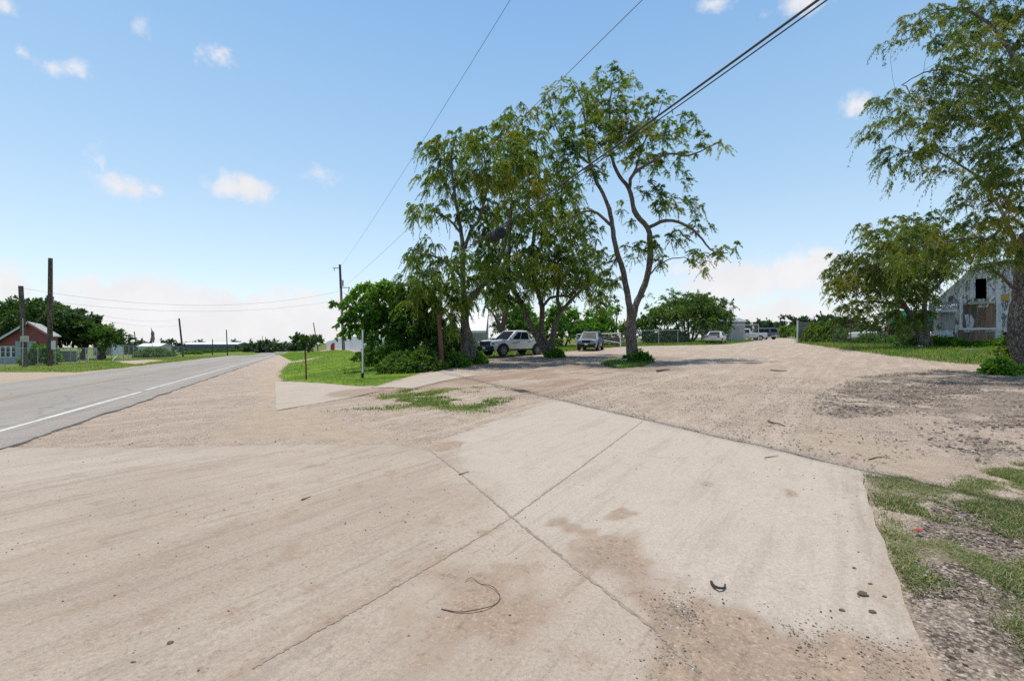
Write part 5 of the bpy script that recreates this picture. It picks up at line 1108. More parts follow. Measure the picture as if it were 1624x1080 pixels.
def mid_side():
    # white corrugated fence behind the lawn
    P = [G(617, 572.5), G(598, 568)]; a = np.array(P[0]); D0 = a[1]
    b = np.array(((572-CX_)/F_*52, 52.)); c = np.array(((518-CX_)/F_*100, 100.))
    wf = corrugated('white_sheet', 0, (.70, .70, .71), (.62, .62, .64), 0, 30., .55, 0., wear=((.5, .47, .43), .3))
    rt = thing('sheet_fence', 'white corrugated sheet fence running back from the broadleaf tree', 'fence', (a[0], a[1], gz(*a)))
    o0 = np.array([a[0], a[1], gz(*a)])
    for p, q in ((a, b), (b, c)):
        n = 10; t = np.linspace(0, 1, n)
        L = np.array([p+(q-p)*s for s in t]); h0 = 1.75
        V = np.concatenate([np.c_[L, T(L[:, 0], L[:, 1])-.2], np.c_[L, T(L[:, 0], L[:, 1])+h0+.0*t]])-o0; i = np.arange(n-1)
        o = npmesh('sheet', V, np.stack([i, i+1, i+n+1, i+n], 1), wf, rt); md = o.modifiers.new('s', 'SOLIDIFY'); md.thickness = .04
    for s in np.linspace(0, 1, 6):
        p = a+(b-a)*s; q = np.array([*p, gz(*p)])-o0; MB().tube([q+(.06, 0, -.1), q+(.06, 0, 1.85)], .045, 8).build('post', M['white_paint'], rt, 40)
    # red board
    D = 66; k = F_/D; x = (527.5-CX_)/F_*D; z = gz(x, D)
    rt = thing('red_board', 'bright red board with slanted top standing by the white fence', 'board', (x, D, z), .2)
    rm = mat('red_paint', (.55, .03, .025), (.45, .03, .025), 3, .5)
    MB().prism([(-.28, .1), (.28, .1), (.28, 1.25), (-.05, 1.15), (-.28, .85)], -.05, .05, lambda a_, b_, d: (a_, d, b_)).build('panel', rm, rt)
    for s in (-.22, .22): MB().box((s, .09, .3), (.06, .06, .9)).build('leg', M['galv'], rt)
    # white canopy roof behind the willow trunk and pipe rail in front of it
    D = 42; k = F_/D
    c = W(722, 512, D); z = gz(c.x, D); rt = thing('canopy', 'white flat roofed canopy seen behind the first willow trunk', 'canopy', (c.x, D, z), 0)
    Wd_ = 100/k; zt = W(0, 507, D).z-z; ze = W(0, 526, D).z-z
    MB().prism([(-1.2, ze), (2.6, zt+.9), (2.6, zt+.98), (-1.2, ze+.08)], -Wd_/2, Wd_/2, lambda a_, b_, d: (d, a_, b_)).build('roof', M['white_paint'], rt)
    MB().box((0, -1.25, ze-.04), (Wd_, .08, .2)).build('fascia', M['white_paint'], rt)
    for s in (-.47, -.15, .2, .47): MB().tube([(s*Wd_, -1.1, -.1), (s*Wd_, -1.1, ze)], .06, 8).build('post', M['galv'], rt, 40); MB().tube([(s*Wd_, 2.4, -.1), (s*Wd_, 2.4, zt+.8)], .06, 8).build('post', M['galv'], rt, 40)
    wl = MB().box((0, 2.75, (zt+.7)/2), (Wd_, .08, zt+.7)); wl.build('back_wall', mat('canopy_wall', (.66, .67, .68), (.58, .58, .6), 1., .7), rt)
    # white pipe gate and rail behind the crossover
    p = [((915-CX_)/F_*44, 44.), ((948-CX_)/F_*45, 45.), ((984-CX_)/F_*46, 46.)]
    rt = thing('pipe_gate', 'white pipe gate behind the grey crossover', 'gate', (p[0][0], p[0][1], gz(*p[0]))); o0 = np.array([p[0][0], p[0][1], gz(*p[0])])
    rl = MB()
    for q in p:
        w0 = np.array([*q, gz(*q)])-o0; MB().tube([w0+(0, 0, -.1), w0+(0, 0, 1.5)], .055, 8).build('post', M['white_paint'], rt, 40)
    e0 = np.array([*p[0], gz(*p[0])])-o0; e1 = np.array([*p[2], gz(*p[2])])-o0; e2 = np.array([*p[1], gz(*p[1])])-o0
    for h in (1.45,): MB().tube([e0+(0, 0, h), e2+(0, 0, h), e1+(0, 0, h)], .045, 8).build('rail', M['white_paint'], rt, 40)
    MB().tube([e2+(0, 0, .9), e1+(0, 0, .45)], .035, 8).build('brace', M['white_paint'], rt, 40)
    x = (978-CX_)/F_*47; stp = MB(); q0 = gz(x, 47)
    o = MB().box((0, 0, .6), (.45, .35, 1.3), .2, taper=.85).build('timber_post', M['bark'], None, bevel=.03); o.location = (x, 47, q0); tag(o, 'thick weathered timber post by the right end of the white pipe gate', 'post')
    # brush pile
    global rng
    rng = np.random.default_rng(31); x = (968-CX_)/F_*49; rt = MB()
    for i in range(90):
        a_ = rng.random()*6.28; c0 = np.array([rng.normal(0, 1.1), rng.normal(0, .6), .3+.9*rng.random()]); d = np.array([math.cos(a_), math.sin(a_), rng.normal(0, .35)])*.8
        rt.tube([c0-d, c0+d*.2+rng.normal(0, .08, 3), c0+d], [.035, .03, .012], 5)
    o = rt.build('brush_pile', M['bark_grey'], None); o.location = (x, 49, gz(x, 49)); tag(o, 'tangled heap of dead grey branches behind the white pipe gate', 'brush pile')
    # wire fence under the feathery tree
    q = [((1012-CX_)/F_*52, 52.), ((1075-CX_)/F_*56, 56.), ((1135-CX_)/F_*60, 60.)]
    chain_link('chain_link_fence', 'chain link fence with white posts under the feathery tree', q, 1.7, 4., 'white_paint', cell=.14)
    q = [((1160-CX_)/F_*60, 60.), ((1180-CX_)/F_*61, 61.), ((1203-CX_)/F_*62, 62.)]
    chain_link('chain_link_fence', 'tall chain link fence with white posts in front of the old white pickup', q, 2.3, 2., 'white_paint', cell=.13, post_r=.045)
    # shed behind sedan
    D = 66; k = F_/D; x = (1146-CX_)/F_*D; z = gz(x, D)
    rt = thing('white_shed', 'weathered white shed with a dark window behind the silver sedan', 'shed', (x, D, z), .05)
    hh = EYE+(H_-511)/k-z
    sw = corrugated('shed_sheet', 0, (.44, .43, .42), (.36, .35, .34), 0, 26., .7, .1, wear=((.28, .25, .22), .3))
    house_box(rt, 52/k, 3.4, hh, .5, sw, M['galv'], .25)
    window_part(rt, (-1/k, -1.70, EYE+(H_-518.5)/k-z), 11/k, 6/k, cols=1)
    o = MB()
    D = 63; k = F_/D; x = (1163-CX_)/F_*D; z = gz(x, D)
    rt = thing('tin_screen', 'pale corrugated sheet panel leaning beside the shed right of the sedan', 'panel', (x, D, z), .05)
    MB().box((0, 0, 1.05), (16/k, .06, 2.1)).build('sheet', sw, rt); MB().box((0, -.06, 2.0), (16/k, .05, .08)).build('rail', M['galv'], rt)

def right_side():
    # gate panel, post
    D = 50.; k = F_/D
    x = (1265-CX_)/F_*D; z = gz(x, D)
    o = MB().tube([(0, 0, -.2), (0, 0, EYE+(H_-508)/k-z)], .09, 12).build('gate_post', M['white_paint'], None, 40); o.location = (x, D, z); tag(o, 'pale upright gate post at the right of the dirt lane', 'post')
    x = (1274-CX_)/F_*D; z = gz(x, D); rt = thing('board_gate', 'weathered grey board gate panel beside the pale gate post', 'gate', (x, D, z), -.15)
    wm = mat('grey_board', (.27, .24, .22), (.19, .165, .15), 5, .9, stretch=(1, 1, .2), wear=((.36, .33, .3), .3))
    hh = EYE+(H_-511)/k-z
    for i in range(8): MB().box((-.55+i*.155, 0, hh/2+.05*((i*5) % 3)/3), (.135, .03, hh)).build('board', wm, rt, bevel=.004)
    for zz in (.5, hh*.5, hh-.4): MB().box((0, -.035, zz), (1.2, .035, .1)).build('rail', wm, rt)
    # wire fence
    q = [((1322-CX_)/F_*44, 44.), ((1380-CX_)/F_*39, 39.), ((1430-CX_)/F_*34.5, 34.5), ((1478-CX_)/F_*31, 31.)]
    chain_link('yard_fence', 'rusty wire yard fence between the hedge and the shack', q, 1.85, 2.3, 'rust', cell=.16, wd=.006, post_r=.04)
    # green trailer
    D = 41; k = F_/D; x = (1455-CX_)/F_*D; z = gz(x, D)
    gm = corrugated('green_panel', 0, (.015, .27, .12), (.012, .22, .10), 0, 9., .5, 0.)
    rt = thing('green_trailer', 'bright green box trailer standing behind the mesquite left of the shack', 'trailer', (x, D, z), -.05)
    L = 66/k; z0 = EYE+(H_-522)/k-z; z1 = EYE+(H_-494)/k-z
    MB().box((0, 0, (z0+z1)/2), (L, 2.4, z1-z0)).build('body', gm, rt, bevel=.03); MB().box((0, -.2, z0-.12), (L*.98, 1.8, .2)).build('chassis', M['black'], rt)
    MB().box((0, 0, z1+.03), (L+.06, 2.44, .06)).build('roof', M['galv'], rt)
    for sx in (-.5, .45): wheel(rt, (sx*L*.6, -.95, .42), .42, .25)
    # rusty stacked stuff left of the trailer
    D = 42; x = (1418-CX_)/F_*D; z = gz(x, D); k = F_/D
    rt = thing('rusty_rack', 'tall rusty brown rack between the old truck and the green trailer', 'rack', (x, D, z), .1)
    h = EYE+(H_-497)/k-z
    for s in (-.55, -.15, .3, .6): MB().box((s, 0, h/2), (.12, .12, h)).build('upright', M['rust'], rt, bevel=.01)
    for zz in (.5, 1.1, 1.7, h-.1): MB().box((0, -.08, zz), (1.4, .06, .14)).build('shelf', M['rust'], rt)
    wdm = mat('brown_board', (.25, .14, .085), (.16, .09, .06), 5, .85, stretch=(1, 1, .25), wear=((.33, .21, .14), .3))
    MB().box((-.25, .12, h*.55), (.75, .1, h*.8)).build('panel', wdm, rt, bevel=.01)
    # shack: its front turned toward the lot
    D = 34.; x0 = (1480-CX_)/F_*D; a = R(-45); ca, sa = math.cos(a), math.sin(a); z = gz(x0+1.5, -1.5)-.05
    rt = thing('shack', 'derelict shack with peeling white siding, boarded door and small tin awning', 'shack', (x0, D, z), a)
    n = N('peeling_paint'); p = n.obj(); q = n.scale(p, (1, 1, .35))
    g1 = n.noise(q, 4.2, 7., .75, 1.0); g2 = n.noise(p, 1.1, 3.); g3 = n.noise(n.scale(p, (1, 1, .12)), 14, 4., .6)
    c = n.mix(n.ramp(g2, .4, .6), (.66, .67, .69), (.53, .56, .61))
    xx = n.n('ShaderNodeSeparateXYZ', i_0=p).outputs[0]
    bd = n.noise(n.scale(p, (3.1, 0, 0)), 1., 1.)
    c = n.mix(n.ramp(n.math('ADD', g1, n.math('MULTIPLY', n.math('SUBTRACT', bd, .5), .35)), .50, .58), c, n.mix(n.ramp(g3, .3, .7), (.075, .058, .048), (.24, .19, .15)))
    seam = n.math('LESS_THAN', n.math('FRACT', n.math('MULTIPLY', xx, 3.1)), .07)
    c = n.mix(n.math('MULTIPLY', seam, .65), c, (.09, .075, .065))
    pw = n.out(n.bsdf(i_Base_Color=c, i_Roughness=.9, i_Specular_IOR_Level=.2, i_Normal=n.bump(n.math('SUBTRACT', g1, n.math('MULTIPLY', seam, .6)), .6, .02)))
    def X(px):
        r_ = (px-CX_)/F_; return (r_*D-x0)/(ca-r_*sa)
    def Z(px, py): return EYE+(H_-py)/F_*(D+X(px)*sa)-z
    def bxp(mb, p0, q0, p1, q1, d, th, rot=None):
        """box over the facade from (p0,q0) to (p1,q1)"""
        pm = (p0+p1)/2; mb.box(((X(p0)+X(p1))/2, d, (Z(pm, q0)+Z(pm, q1))/2), (X(p1)-X(p0), th, abs(Z(pm, q0)-Z(pm, q1))), 0, 0, rot); return mb
    f = lambda u, w, d: (u, d, w)
    Wt = X(1665)
    P2 = lambda *pts: [(X(p_), Z(p_, q_)) for p_, q_ in pts]
    rl_ = lambda p_: 482+(421-482)*(p_-1480)/70.
    ox0, ox1 = X(1547), X(1564); oz0, oz1 = Z(1555, 474), Z(1555, 442)
    lo = -.4; zr = Z(1665, 470)
    MB().prism([(0, lo), (ox0, lo), (ox0, Z(1547, rl_(1547))), (0, Z(1480, 482))], 0, .12, f).build('wall', pw, rt)
    MB().prism([(ox0+.002, lo), (ox1-.002, lo), (ox1-.002, oz0), (ox0+.002, oz0)], 0, .12, f).build('wall', pw, rt)
    MB().prism([(ox0+.002, oz1), (ox1-.002, oz1), (ox1-.002, Z(1564, 419.5)), (X(1550), Z(1550, 421)), (ox0+.002, Z(1547, rl_(1547)))], 0, .12, f).build('wall', pw, rt)
    MB().prism([(ox1, lo), (Wt, lo), (Wt, zr), (X(1610), Z(1610, 414)), (ox1, Z(1564, 419.5))], 0, .12, f).build('wall', pw, rt)
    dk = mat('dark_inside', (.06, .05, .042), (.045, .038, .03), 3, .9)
    he = Z(1480, 482)
    MB().box((.06, 3.2, (he+lo)/2), (.12, 6.1, he-lo)).build('side_wall', pw, rt); MB().box((Wt-.06, 3.2, (zr+lo)/2), (.12, 6.1, zr-lo)).build('side_wall', pw, rt)
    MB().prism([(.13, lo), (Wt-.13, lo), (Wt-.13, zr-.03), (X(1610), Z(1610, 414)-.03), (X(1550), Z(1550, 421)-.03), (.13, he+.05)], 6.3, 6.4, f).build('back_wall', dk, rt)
    tin = corrugated('tin_roof', 0, (.48, .49, .51), (.40, .40, .41), 1, 14., .45, .5, wear=((.3, .2, .14), .28))
    def roofq(p0, p1):
        MB().prism([(p0[0], p0[1]+.04), (p1[0], p1[1]+.04), (p1[0], p1[1]+.10), (p0[0], p0[1]+.10)], -.25, 6.6, f).build('roof', tin, rt)
    A0, A1, A2 = (0, Z(1480, 482)), (X(1550), Z(1550, 421)), (X(1610), Z(1610, 414)); sl = (A1[1]-A0[1])/A1[0]
    roofq((-.25, A0[1]-.25*sl), (A1[0]-.004, A1[1])); roofq((A1[0], A1[1]), A2); roofq((A2[0]+.004, A2[1]), (Wt+.3, zr-.2))
    MB().prism([(-.25, A0[1]-.25*sl-.1), (A1[0], A1[1]-.1), (A1[0], A1[1]+.03), (-.25, A0[1]-.25*sl+.03)], -.30, -.255, f).build('fascia', M['white_paint'], rt)
    # awning over the shuttered window
    za, zb_ = Z(1496, 480), Z(1496, 494)
    MB().prism([(-.9, zb_), (-.005, za), (-.005, za+.05), (-.9, zb_+.05)], X(1480)-.25, X(1517), lambda u, w, d: (d, u, w)).build('awning', tin, rt)
    for xx_ in (X(1483), X(1515)): MB().tube([(xx_, -.85, zb_), (xx_, -.02, zb_-.25)], .03, 6).build('awning_brace', M['white_paint'], rt)
    MB().box(((X(1480)-.25+X(1517))/2, -.92, zb_-.03), (X(1517)-X(1480)+.25, .05, .09)).build('awning_trim', M['white_paint'], rt)
    bw = mat('brown_plank', (.27, .17, .11), (.17, .10, .07), 4, .9, stretch=(3, 1, .2), wear=((.36, .26, .18), .32))
    pd_ = mat('plank_dark', (.16, .13, .10), (.10, .08, .065), 4, .9, stretch=(3, 1, .2))
    gb = mat('grey_sheet', (.36, .36, .36), (.27, .27, .28), 4, .8, stretch=(2, 1, .3), wear=((.2, .17, .15), .3))
    bxp(MB(), 1493, 495, 1515, 522, -.03, .05).build('shutter', gb, rt)
    bxp(MB(), 1528, 484, 1549, 520, -.03, .05).build('boarded_door', pd_, rt)
    bxp(MB(), 1563, 482, 1578, 520, -.035, .05).build('boarded_door', bw, rt)
    lou = MB()
    for i in range(13): bxp(lou, 1550, 488+i*2.4, 1562, 490+i*2.4, -.05, .03, Matrix.Rotation(R(25), 3, 'X'))
    lou.build('louver_panel', bw, rt)
    bxp(MB(), 1535, 479, 1576, 482, -.16, .28, Matrix.Rotation(R(14), 3, 'X')).build('door_hood', mat('hood', (.45, .43, .38), (.36, .34, .29), 4, .7), rt)
    bxp(MB(), 1521, 520.2, 1579, 523, -.06, .12).build('sill', M['white_paint'], rt)
    for i in range(7):
        bxp(MB(), 1520+i*8.3, 523.5+((i*3) % 4), 1520+i*8.3+7.8, 556, -.035-.004*(i % 2), .04, Matrix.Rotation(R(((i*37) % 5)-2), 3, 'Y')).build('plank', bw if i > 2 else pd_, rt)
    MB().prism(P2((1563, 487), (1572, 470), (1581, 468), (1572, 476), (1566, 487)), -.14, -.10, f).build('torn_panel', M['white_paint'], rt)
    MB().prism(P2((1533, 520), (1530, 500), (1539, 497), (1545, 508), (1543, 520)), -.075, -.06, f).build('torn_panel', pw, rt)
    for p_ in (1523, 1581): bxp(MB(), p_-1.2, 474, p_+1.2, 520, -.03, .05).build('trim', M['white_paint'], rt)
    sgo = MB().box((0, 0, 0), (.34, .04, .45)).build('small_sign', mat('yellow_sign', (.5, .32, .06), (.42, .27, .07), 4, .6, wear=((.55, .5, .42), .3)), None)
    u_ = X(1594.5); sgo.location = (x0+u_*ca+.06*sa, D+u_*sa-.06*ca, z+Z(1594.5, 472)); sgo.rotation_euler = (0, 0, a); tag(sgo, 'faded yellow square sign on the shack wall beside the big trunk', 'sign')
    # debris by the trunk of the right tree
# ------------------------------------------------------------------ vehicles
def wheel(root, c, r, w, rim='rim_dark', side=-1, spokes=6, axis='y'):
    f = lambda a, b, h: (c[0]+a, c[1]+h, c[2]+b)
    t = MB().lathe([(r*.62, -w/2), (r*.9, -w/2), (r*.985, -w*.36), (r, -w*.2), (r, w*.2), (r*.985, w*.36), (r*.9, w/2), (r*.62, w/2)], 28, f)
    wh = t.build('wheel', M['tyre'], root, 35)
    o = side*(w/2)
    rm = MB().lathe([(r*.61, o-side*.05), (r*.63, o+side*.006), (r*.56, o+side*.008), (r*.54, o-side*.045), (r*.1, o-side*.05)], 24, f)
    for i in range(spokes):
        a = 2*math.pi*i/spokes; ca, sa = math.cos(a), math.sin(a)
        rm.add([(c[0]+ca*r*u-sa*v, c[1]+o+side*h, c[2]+sa*r*u+ca*v) for u, v, h in ((.08, -.035, .0), (.08, .035, .0), (.57, .05, .002), (.57, -.05, .002), (.08, -.035, -.03), (.08, .035, -.03), (.57, .05, -.03), (.57, -.05, -.03))], [(0, 1, 2, 3), (0, 4, 5, 1), (2, 6, 7, 3), (1, 5, 6, 2), (0, 3, 7, 4)])
    rm.lathe([(.07, o-side*.02), (.075, o+side*.006), (.04, o+side*.012)], 14, f)
    rm.build('rim', M[rim], wh, 35)
    return wh

def car(name, label, cat, px, base_py, head_deg, sp_, D=None):
    """local x forward; heading measured anticlockwise from +x (world)"""
    x, y = G(px, base_py) if D is None else ((px-CX_)/F_*D, D)
    root = thing(name, label, cat, (x, y, gz(x, y)), R(head_deg))
    P = M[sp_['paint']]
    mb = MB(); secs = []
    for (sx, w, zb, zs, zt) in sp_['st']:
        half = [(w*.90, zb), (w*.985, zb+.10), (w, (zb*.45+zs*.55)), (w*.985, zs-.06), (w*.955, zs), (w*.55, zt-.012), (0, zt)]
        ring = [(sx, a, b) for a, b in half]+[(sx, -a, b) for a, b in reversed(half[:-1])]
        secs.append(ring)
    mb.loft(secs); body = mb.build('body', P, root, 32)
    xA, xB, xC, xD, zb, zt, wb, wr = sp_['cab']
    def ring(x0, x1, w, z, ch): return [(x0, w-ch, z), (x0-ch*.6, w, z), (x1+ch*.6, w, z), (x1, w-ch, z), (x1, -(w-ch), z), (x1+ch*.6, -w, z), (x0-ch*.6, -w, z), (x0, -(w-ch), z)]
    mz = zb+(zt-zb)*.92
    cab = MB().loft([ring(xA, xB, wb, zb-.03, .10), ring(xA+(xC-xA)*.92, xB+(xD-xB)*.92, wb+(wr-wb)*.92, mz, .09), ring(xC-.08, xD+.06, wr-.06, zt-.015, .09), ring(xC-.25, xD+.25, wr-.28, zt+.012, .09)])
    cab.build('cab', P, root, 32)
    def panel(q, s0, s1, t0, t1, out, nm, m, par=root, th=.02, skew=(0, 0)):
        bl, br, tl, tr = [np.array(v, float) for v in q]
        def at(s, t): return (bl*(1-s)+br*s)*(1-t)+(tl*(1-s)+tr*s)*t
        pts = [at(s0, t0), at(s1, t0), at(s1+skew[1], t1), at(s0+skew[0], t1)]; o = np.array(out, float); o = o/np.linalg.norm(o)
        return MB().add([p+o*.007 for p in pts]+[p-o*th for p in pts], [(0, 1, 2, 3), (7, 6, 5, 4), (0, 4, 5, 1), (1, 5, 6, 2), (2, 6, 7, 3), (3, 7, 4, 0)]).build(nm, m, par)
    G_ = M['glass']
    sl = math.atan2(zt-zb, xA-xC)
    panel([(xA, wb-.08, zb), (xA, -wb+.08, zb), (xC, wr-.07, zt), (xC, -wr+.07, zt)], .06, .94, .06, .90, (math.sin(sl), 0, math.cos(sl)), 'windshield', G_)
    slr = math.atan2(zt-zb, xD-xB)
    panel([(xB, -wb+.08, zb), (xB, wb-.08, zb), (xD, -wr+.07, zt), (xD, wr-.07, zt)], .07, .93, .12, .86, (-math.sin(slr), 0, math.cos(slr)), 'rear_window', G_)
    for s in (1, -1):
        q = [(xA, s*wb, zb), (xB, s*wb, zb), (xC, s*wr, zt), (xD, s*wr, zt)]; no = (0, s, (wb-wr)/(zt-zb))
        for (s0, s1, sk) in sp_['win']: panel(q, s0, s1, .07, .80, no, 'window', G_, skew=sk)
        # doors: thin proud panels so that the gaps show
        for (d0, d1) in sp_['doors']:
            w = sp_['w']; z0, z1 = sp_['dz']
            dr = MB().add([(d0, s*(w*.985+.006), z0), (d1, s*(w*.985+.006), z0), (d1, s*(w+.008), (z0+z1)/2), (d0, s*(w+.008), (z0+z1)/2), (d1, s*(w*.958+.012), z1), (d0, s*(w*.958+.012), z1), (d0, s*(w*.9), z0), (d1, s*(w*.9), z0), (d1, s*w*.9, z1), (d0, s*w*.9, z1)], [(0, 1, 2, 3), (3, 2, 4, 5), (0, 6, 7, 1), (5, 4, 8, 9), (0, 3, 5, 9, 6), (1, 7, 8, 4, 2)]).build('door', P, root)
            MB().box((min(d0, d1)+.16, s*(w+.02), z1-.10), (.2, .03, .045)).build('handle', M[sp_.get('handle', 'black')], dr, bevel=.008)
        MB().box((xA-.18, s*(wb+.12), zb+.1), (.14, .22, .17)).build('mirror', P, root, bevel=.04)
        r = sp_['r']; w = sp_['w']
        for wx in sp_['wx']:
            ar = MB(); n = 16
            for ins, (r0, r1, y0, y1) in enumerate(((0, r*1.1, w-.10, w+.010), (r*1.10, r*1.28, w-.1, w+.03+.0))):
                if r0 == 0:
                    ar.prism([(wx+r1*math.cos(a_), r+r1*math.sin(a_)) for a_ in np.linspace(-.25, math.pi+.25, n)], s*y0, s*y1, lambda a_, b_, d: (a_, d, b_))
                elif sp_.get('flare', True):
                    aa = np.linspace(-.12, math.pi+.12, n)
                    for i in range(n-1): ar.prism([(wx+rr*math.cos(a_), r+rr*math.sin(a_)) for rr, a_ in ((r0, aa[i]), (r1, aa[i]), (r1, aa[i+1]), (r0, aa[i+1]))], s*y0, s*y1, lambda a_, b_, d: (a_, d, b_))
            ar.build('wheel_arch', M['black'], root)
            wheel(root, (wx, s*(w-.085), r), r, .235, sp_.get('rim', 'rim_dark'), s, sp_.get('spokes', 6))
    for nm, m, c, d, bev in sp_['bits']:
        MB().box(c, d).build(nm, M[m], root, bevel=bev)
    return root

def vehicles():
    two = lambda nm, m, c, d, b: [(nm, m, (c[0], c[1], c[2]), d, b), (nm, m, (c[0], -c[1], c[2]), d, b)]
    pk = dict(paint='paint_white', w=.955, r=.425, wx=(1.72, -1.64), dz=(.58, 1.15), doors=((1.16, .10), (.08, -.96)), rim='rim_dark',
        st=[(2.68, .70, .62, .98, 1.04), (2.62, .84, .50, 1.05, 1.12), (2.45, .92, .46, 1.10, 1.17), (2.0, .95, .44, 1.12, 1.21), (1.35, .955, .46, 1.17, 1.26), (1.0, .955, .46, 1.17, 1.22), (-1.0, .955, .46, 1.19, 1.22), (-1.02, .955, .48, 1.27, 1.29), (-2.4, .95, .54, 1.27, 1.29), (-2.62, .93, .58, 1.26, 1.28), (-2.66, .88, .60, 1.2, 1.22)],
        cab=(1.26, -1.0, .36, -.80, 1.19, 1.90, .935, .76), win=((.15, .485, (.09, 0)), (.515, .90, (0, .02))),
        bits=[('grille', 'black', (2.645, 0, .95), (.15, 1.24, .30), .03), ('bumper', 'black', (2.60, 0, .58), (.32, 1.74, .40), .07), ('skid_plate', 'galv', (2.70, 0, .46), (.12, .9, .12), .03), ('licence_plate', 'plate', (2.765, 0, .62), (.02, .32, .16), .004), ('bumper', 'black', (-2.70, 0, .62), (.16, 1.7, .2), .04), ('tailgate', 'paint_white', (-2.665, 0, .97), (.05, 1.5, .46), .02), ('bed', 'black', (-1.72, 0, 1.295), (1.3, 1.5, .012), 0), ('hood_scoop', 'black', (1.75, 0, 1.25), (.5, .55, .05), .02), ('rocker', 'black', (0, .95, .47), (2.1, .06, .10), .02), ('rocker', 'black', (0, -.95, .47), (2.1, .06, .10), .02), ('roof_antenna', 'black', (-.55, 0, 1.935), (.16, .05, .06), .015)]
            + two('headlight', 'lamp_clear', (2.575, .70, 1.0), (.20, .36, .14), .04) + two('headlight_bezel', 'black', (2.54, .72, .90), (.2, .34, .07), .02) + two('fog_lamp', 'lamp_clear', (2.70, .62, .66), (.1, .12, .1), .02) + two('taillight', 'lamp_red', (-2.64, .82, 1.02), (.08, .14, .38), .02))
    root = car('pickup_truck', 'white crew cab pickup truck parked behind the willow stems', 'pickup truck', 814, 564, 180+40, pk)
    # faint lettering block on the front door (unreadable at this size: small grey strokes)
    mb = MB(); rg = np.random.default_rng(4); xx = .98
    for row, zz in ((0, .99), (1, .92)):
        q = .96
        while q > .40:
            w = .03+.04*rg.random(); mb.box((q-w/2, 0.967, zz), (w*.75, .006, .05 if row == 0 else .03)); q -= w+.012
    mb.build('door_lettering', M['decal'], root)
    mb = MB(); q = .75
    for i in range(6): mb.box((q, .967, .70), (.035, .006, .03)); q -= .05
    mb.build('door_lettering', M['decal'], root)
    su = dict(paint='paint_silver', w=.90, r=.355, wx=(1.36, -1.32), dz=(.42, .96), doors=((.95, .02), (0, -1.0)), rim='rim_dark', spokes=5,
        st=[(2.28, .60, .52, .80, .86), (2.22, .76, .36, .88, .95), (2.0, .86, .30, .95, 1.03), (1.5, .90, .28, .98, 1.07), (1.0, .905, .28, 1.0, 1.06), (-1.5, .905, .30, 1.03, 1.05), (-2.05, .88, .34, 1.03, 1.04), (-2.25, .82, .42, 1.0, 1.01), (-2.32, .72, .5, .92, .93)],
        cab=(1.18, -2.18, .42, -1.75, 1.01, 1.68, .87, .66), win=((.12, .36, (.06, 0)), (.385, .62, (0, 0)), (.645, .86, (0, -.03))),
        bits=[('grille', 'black', (2.24, 0, .80), (.12, .72, .24), .04), ('bumper', 'black', (2.22, 0, .45), (.2, 1.5, .26), .06), ('licence_plate', 'plate', (2.325, 0, .58), (.02, .30, .15), .004), ('rail', 'galv', (-.6, .60, 1.71), (1.7, .04, .05), .01), ('rail', 'galv', (-.6, -.60, 1.71), (1.7, .04, .05), .01), ('bumper', 'black', (-2.3, 0, .5), (.12, 1.5, .25), .04)]
            + two('headlight', 'lamp_clear', (2.13, .64, .87), (.2, .34, .13), .04) + two('fog_lamp', 'black', (2.2, .66, .56), (.14, .24, .18), .03) + two('taillight', 'lamp_red', (-2.24, .74, .95), (.1, .2, .2), .02))
    car('crossover', 'grey blue crossover facing the camera between the willows', 'suv', 937, 555.5, 250, su)
    se = dict(paint='paint_gold', w=.885, r=.325, wx=(1.42, -1.38), dz=(.34, .87), doors=((.85, -.02), (-.04, -.92)), rim='alloy', spokes=7, flare=False,
        st=[(2.36, .62, .42, .66, .70), (2.28, .78, .28, .72, .77), (1.9, .86, .24, .82, .87), (1.2, .885, .22, .88, .94), (.9, .885, .22, .90, .95), (-1.3, .885, .24, .94, .97), (-1.7, .87, .26, .96, 1.0), (-2.2, .82, .32, .94, .98), (-2.36, .76, .40, .86, .90), (-2.40, .70, .46, .70, .74)],
        cab=(1.0, -1.62, .28, -.86, .92, 1.45, .84, .62), win=((.14, .46, (.08, 0)), (.49, .80, (0, -.03))), handle='paint_gold',
        bits=[('licence_plate', 'plate', (-2.415, 0, .66), (.02, .32, .16), .004), ('bumper', 'paint_gold', (-2.34, 0, .46), (.2, 1.5, .24), .05), ('trunk_lid', 'paint_gold', (-2.1, 0, .985), (.5, 1.3, .03), .01), ('bumper', 'paint_gold', (2.3, 0, .42), (.2, 1.5, .24), .05)]
            + two('taillight', 'lamp_red', (-2.33, .62, .82), (.14, .26, .16), .03) + two('headlight', 'lamp_clear', (2.2, .62, .68), (.2, .3, .14), .04))
    car('sedan', 'silver beige sedan parked with its rear toward the camera', 'sedan', 1136, 545, 90-34, se)
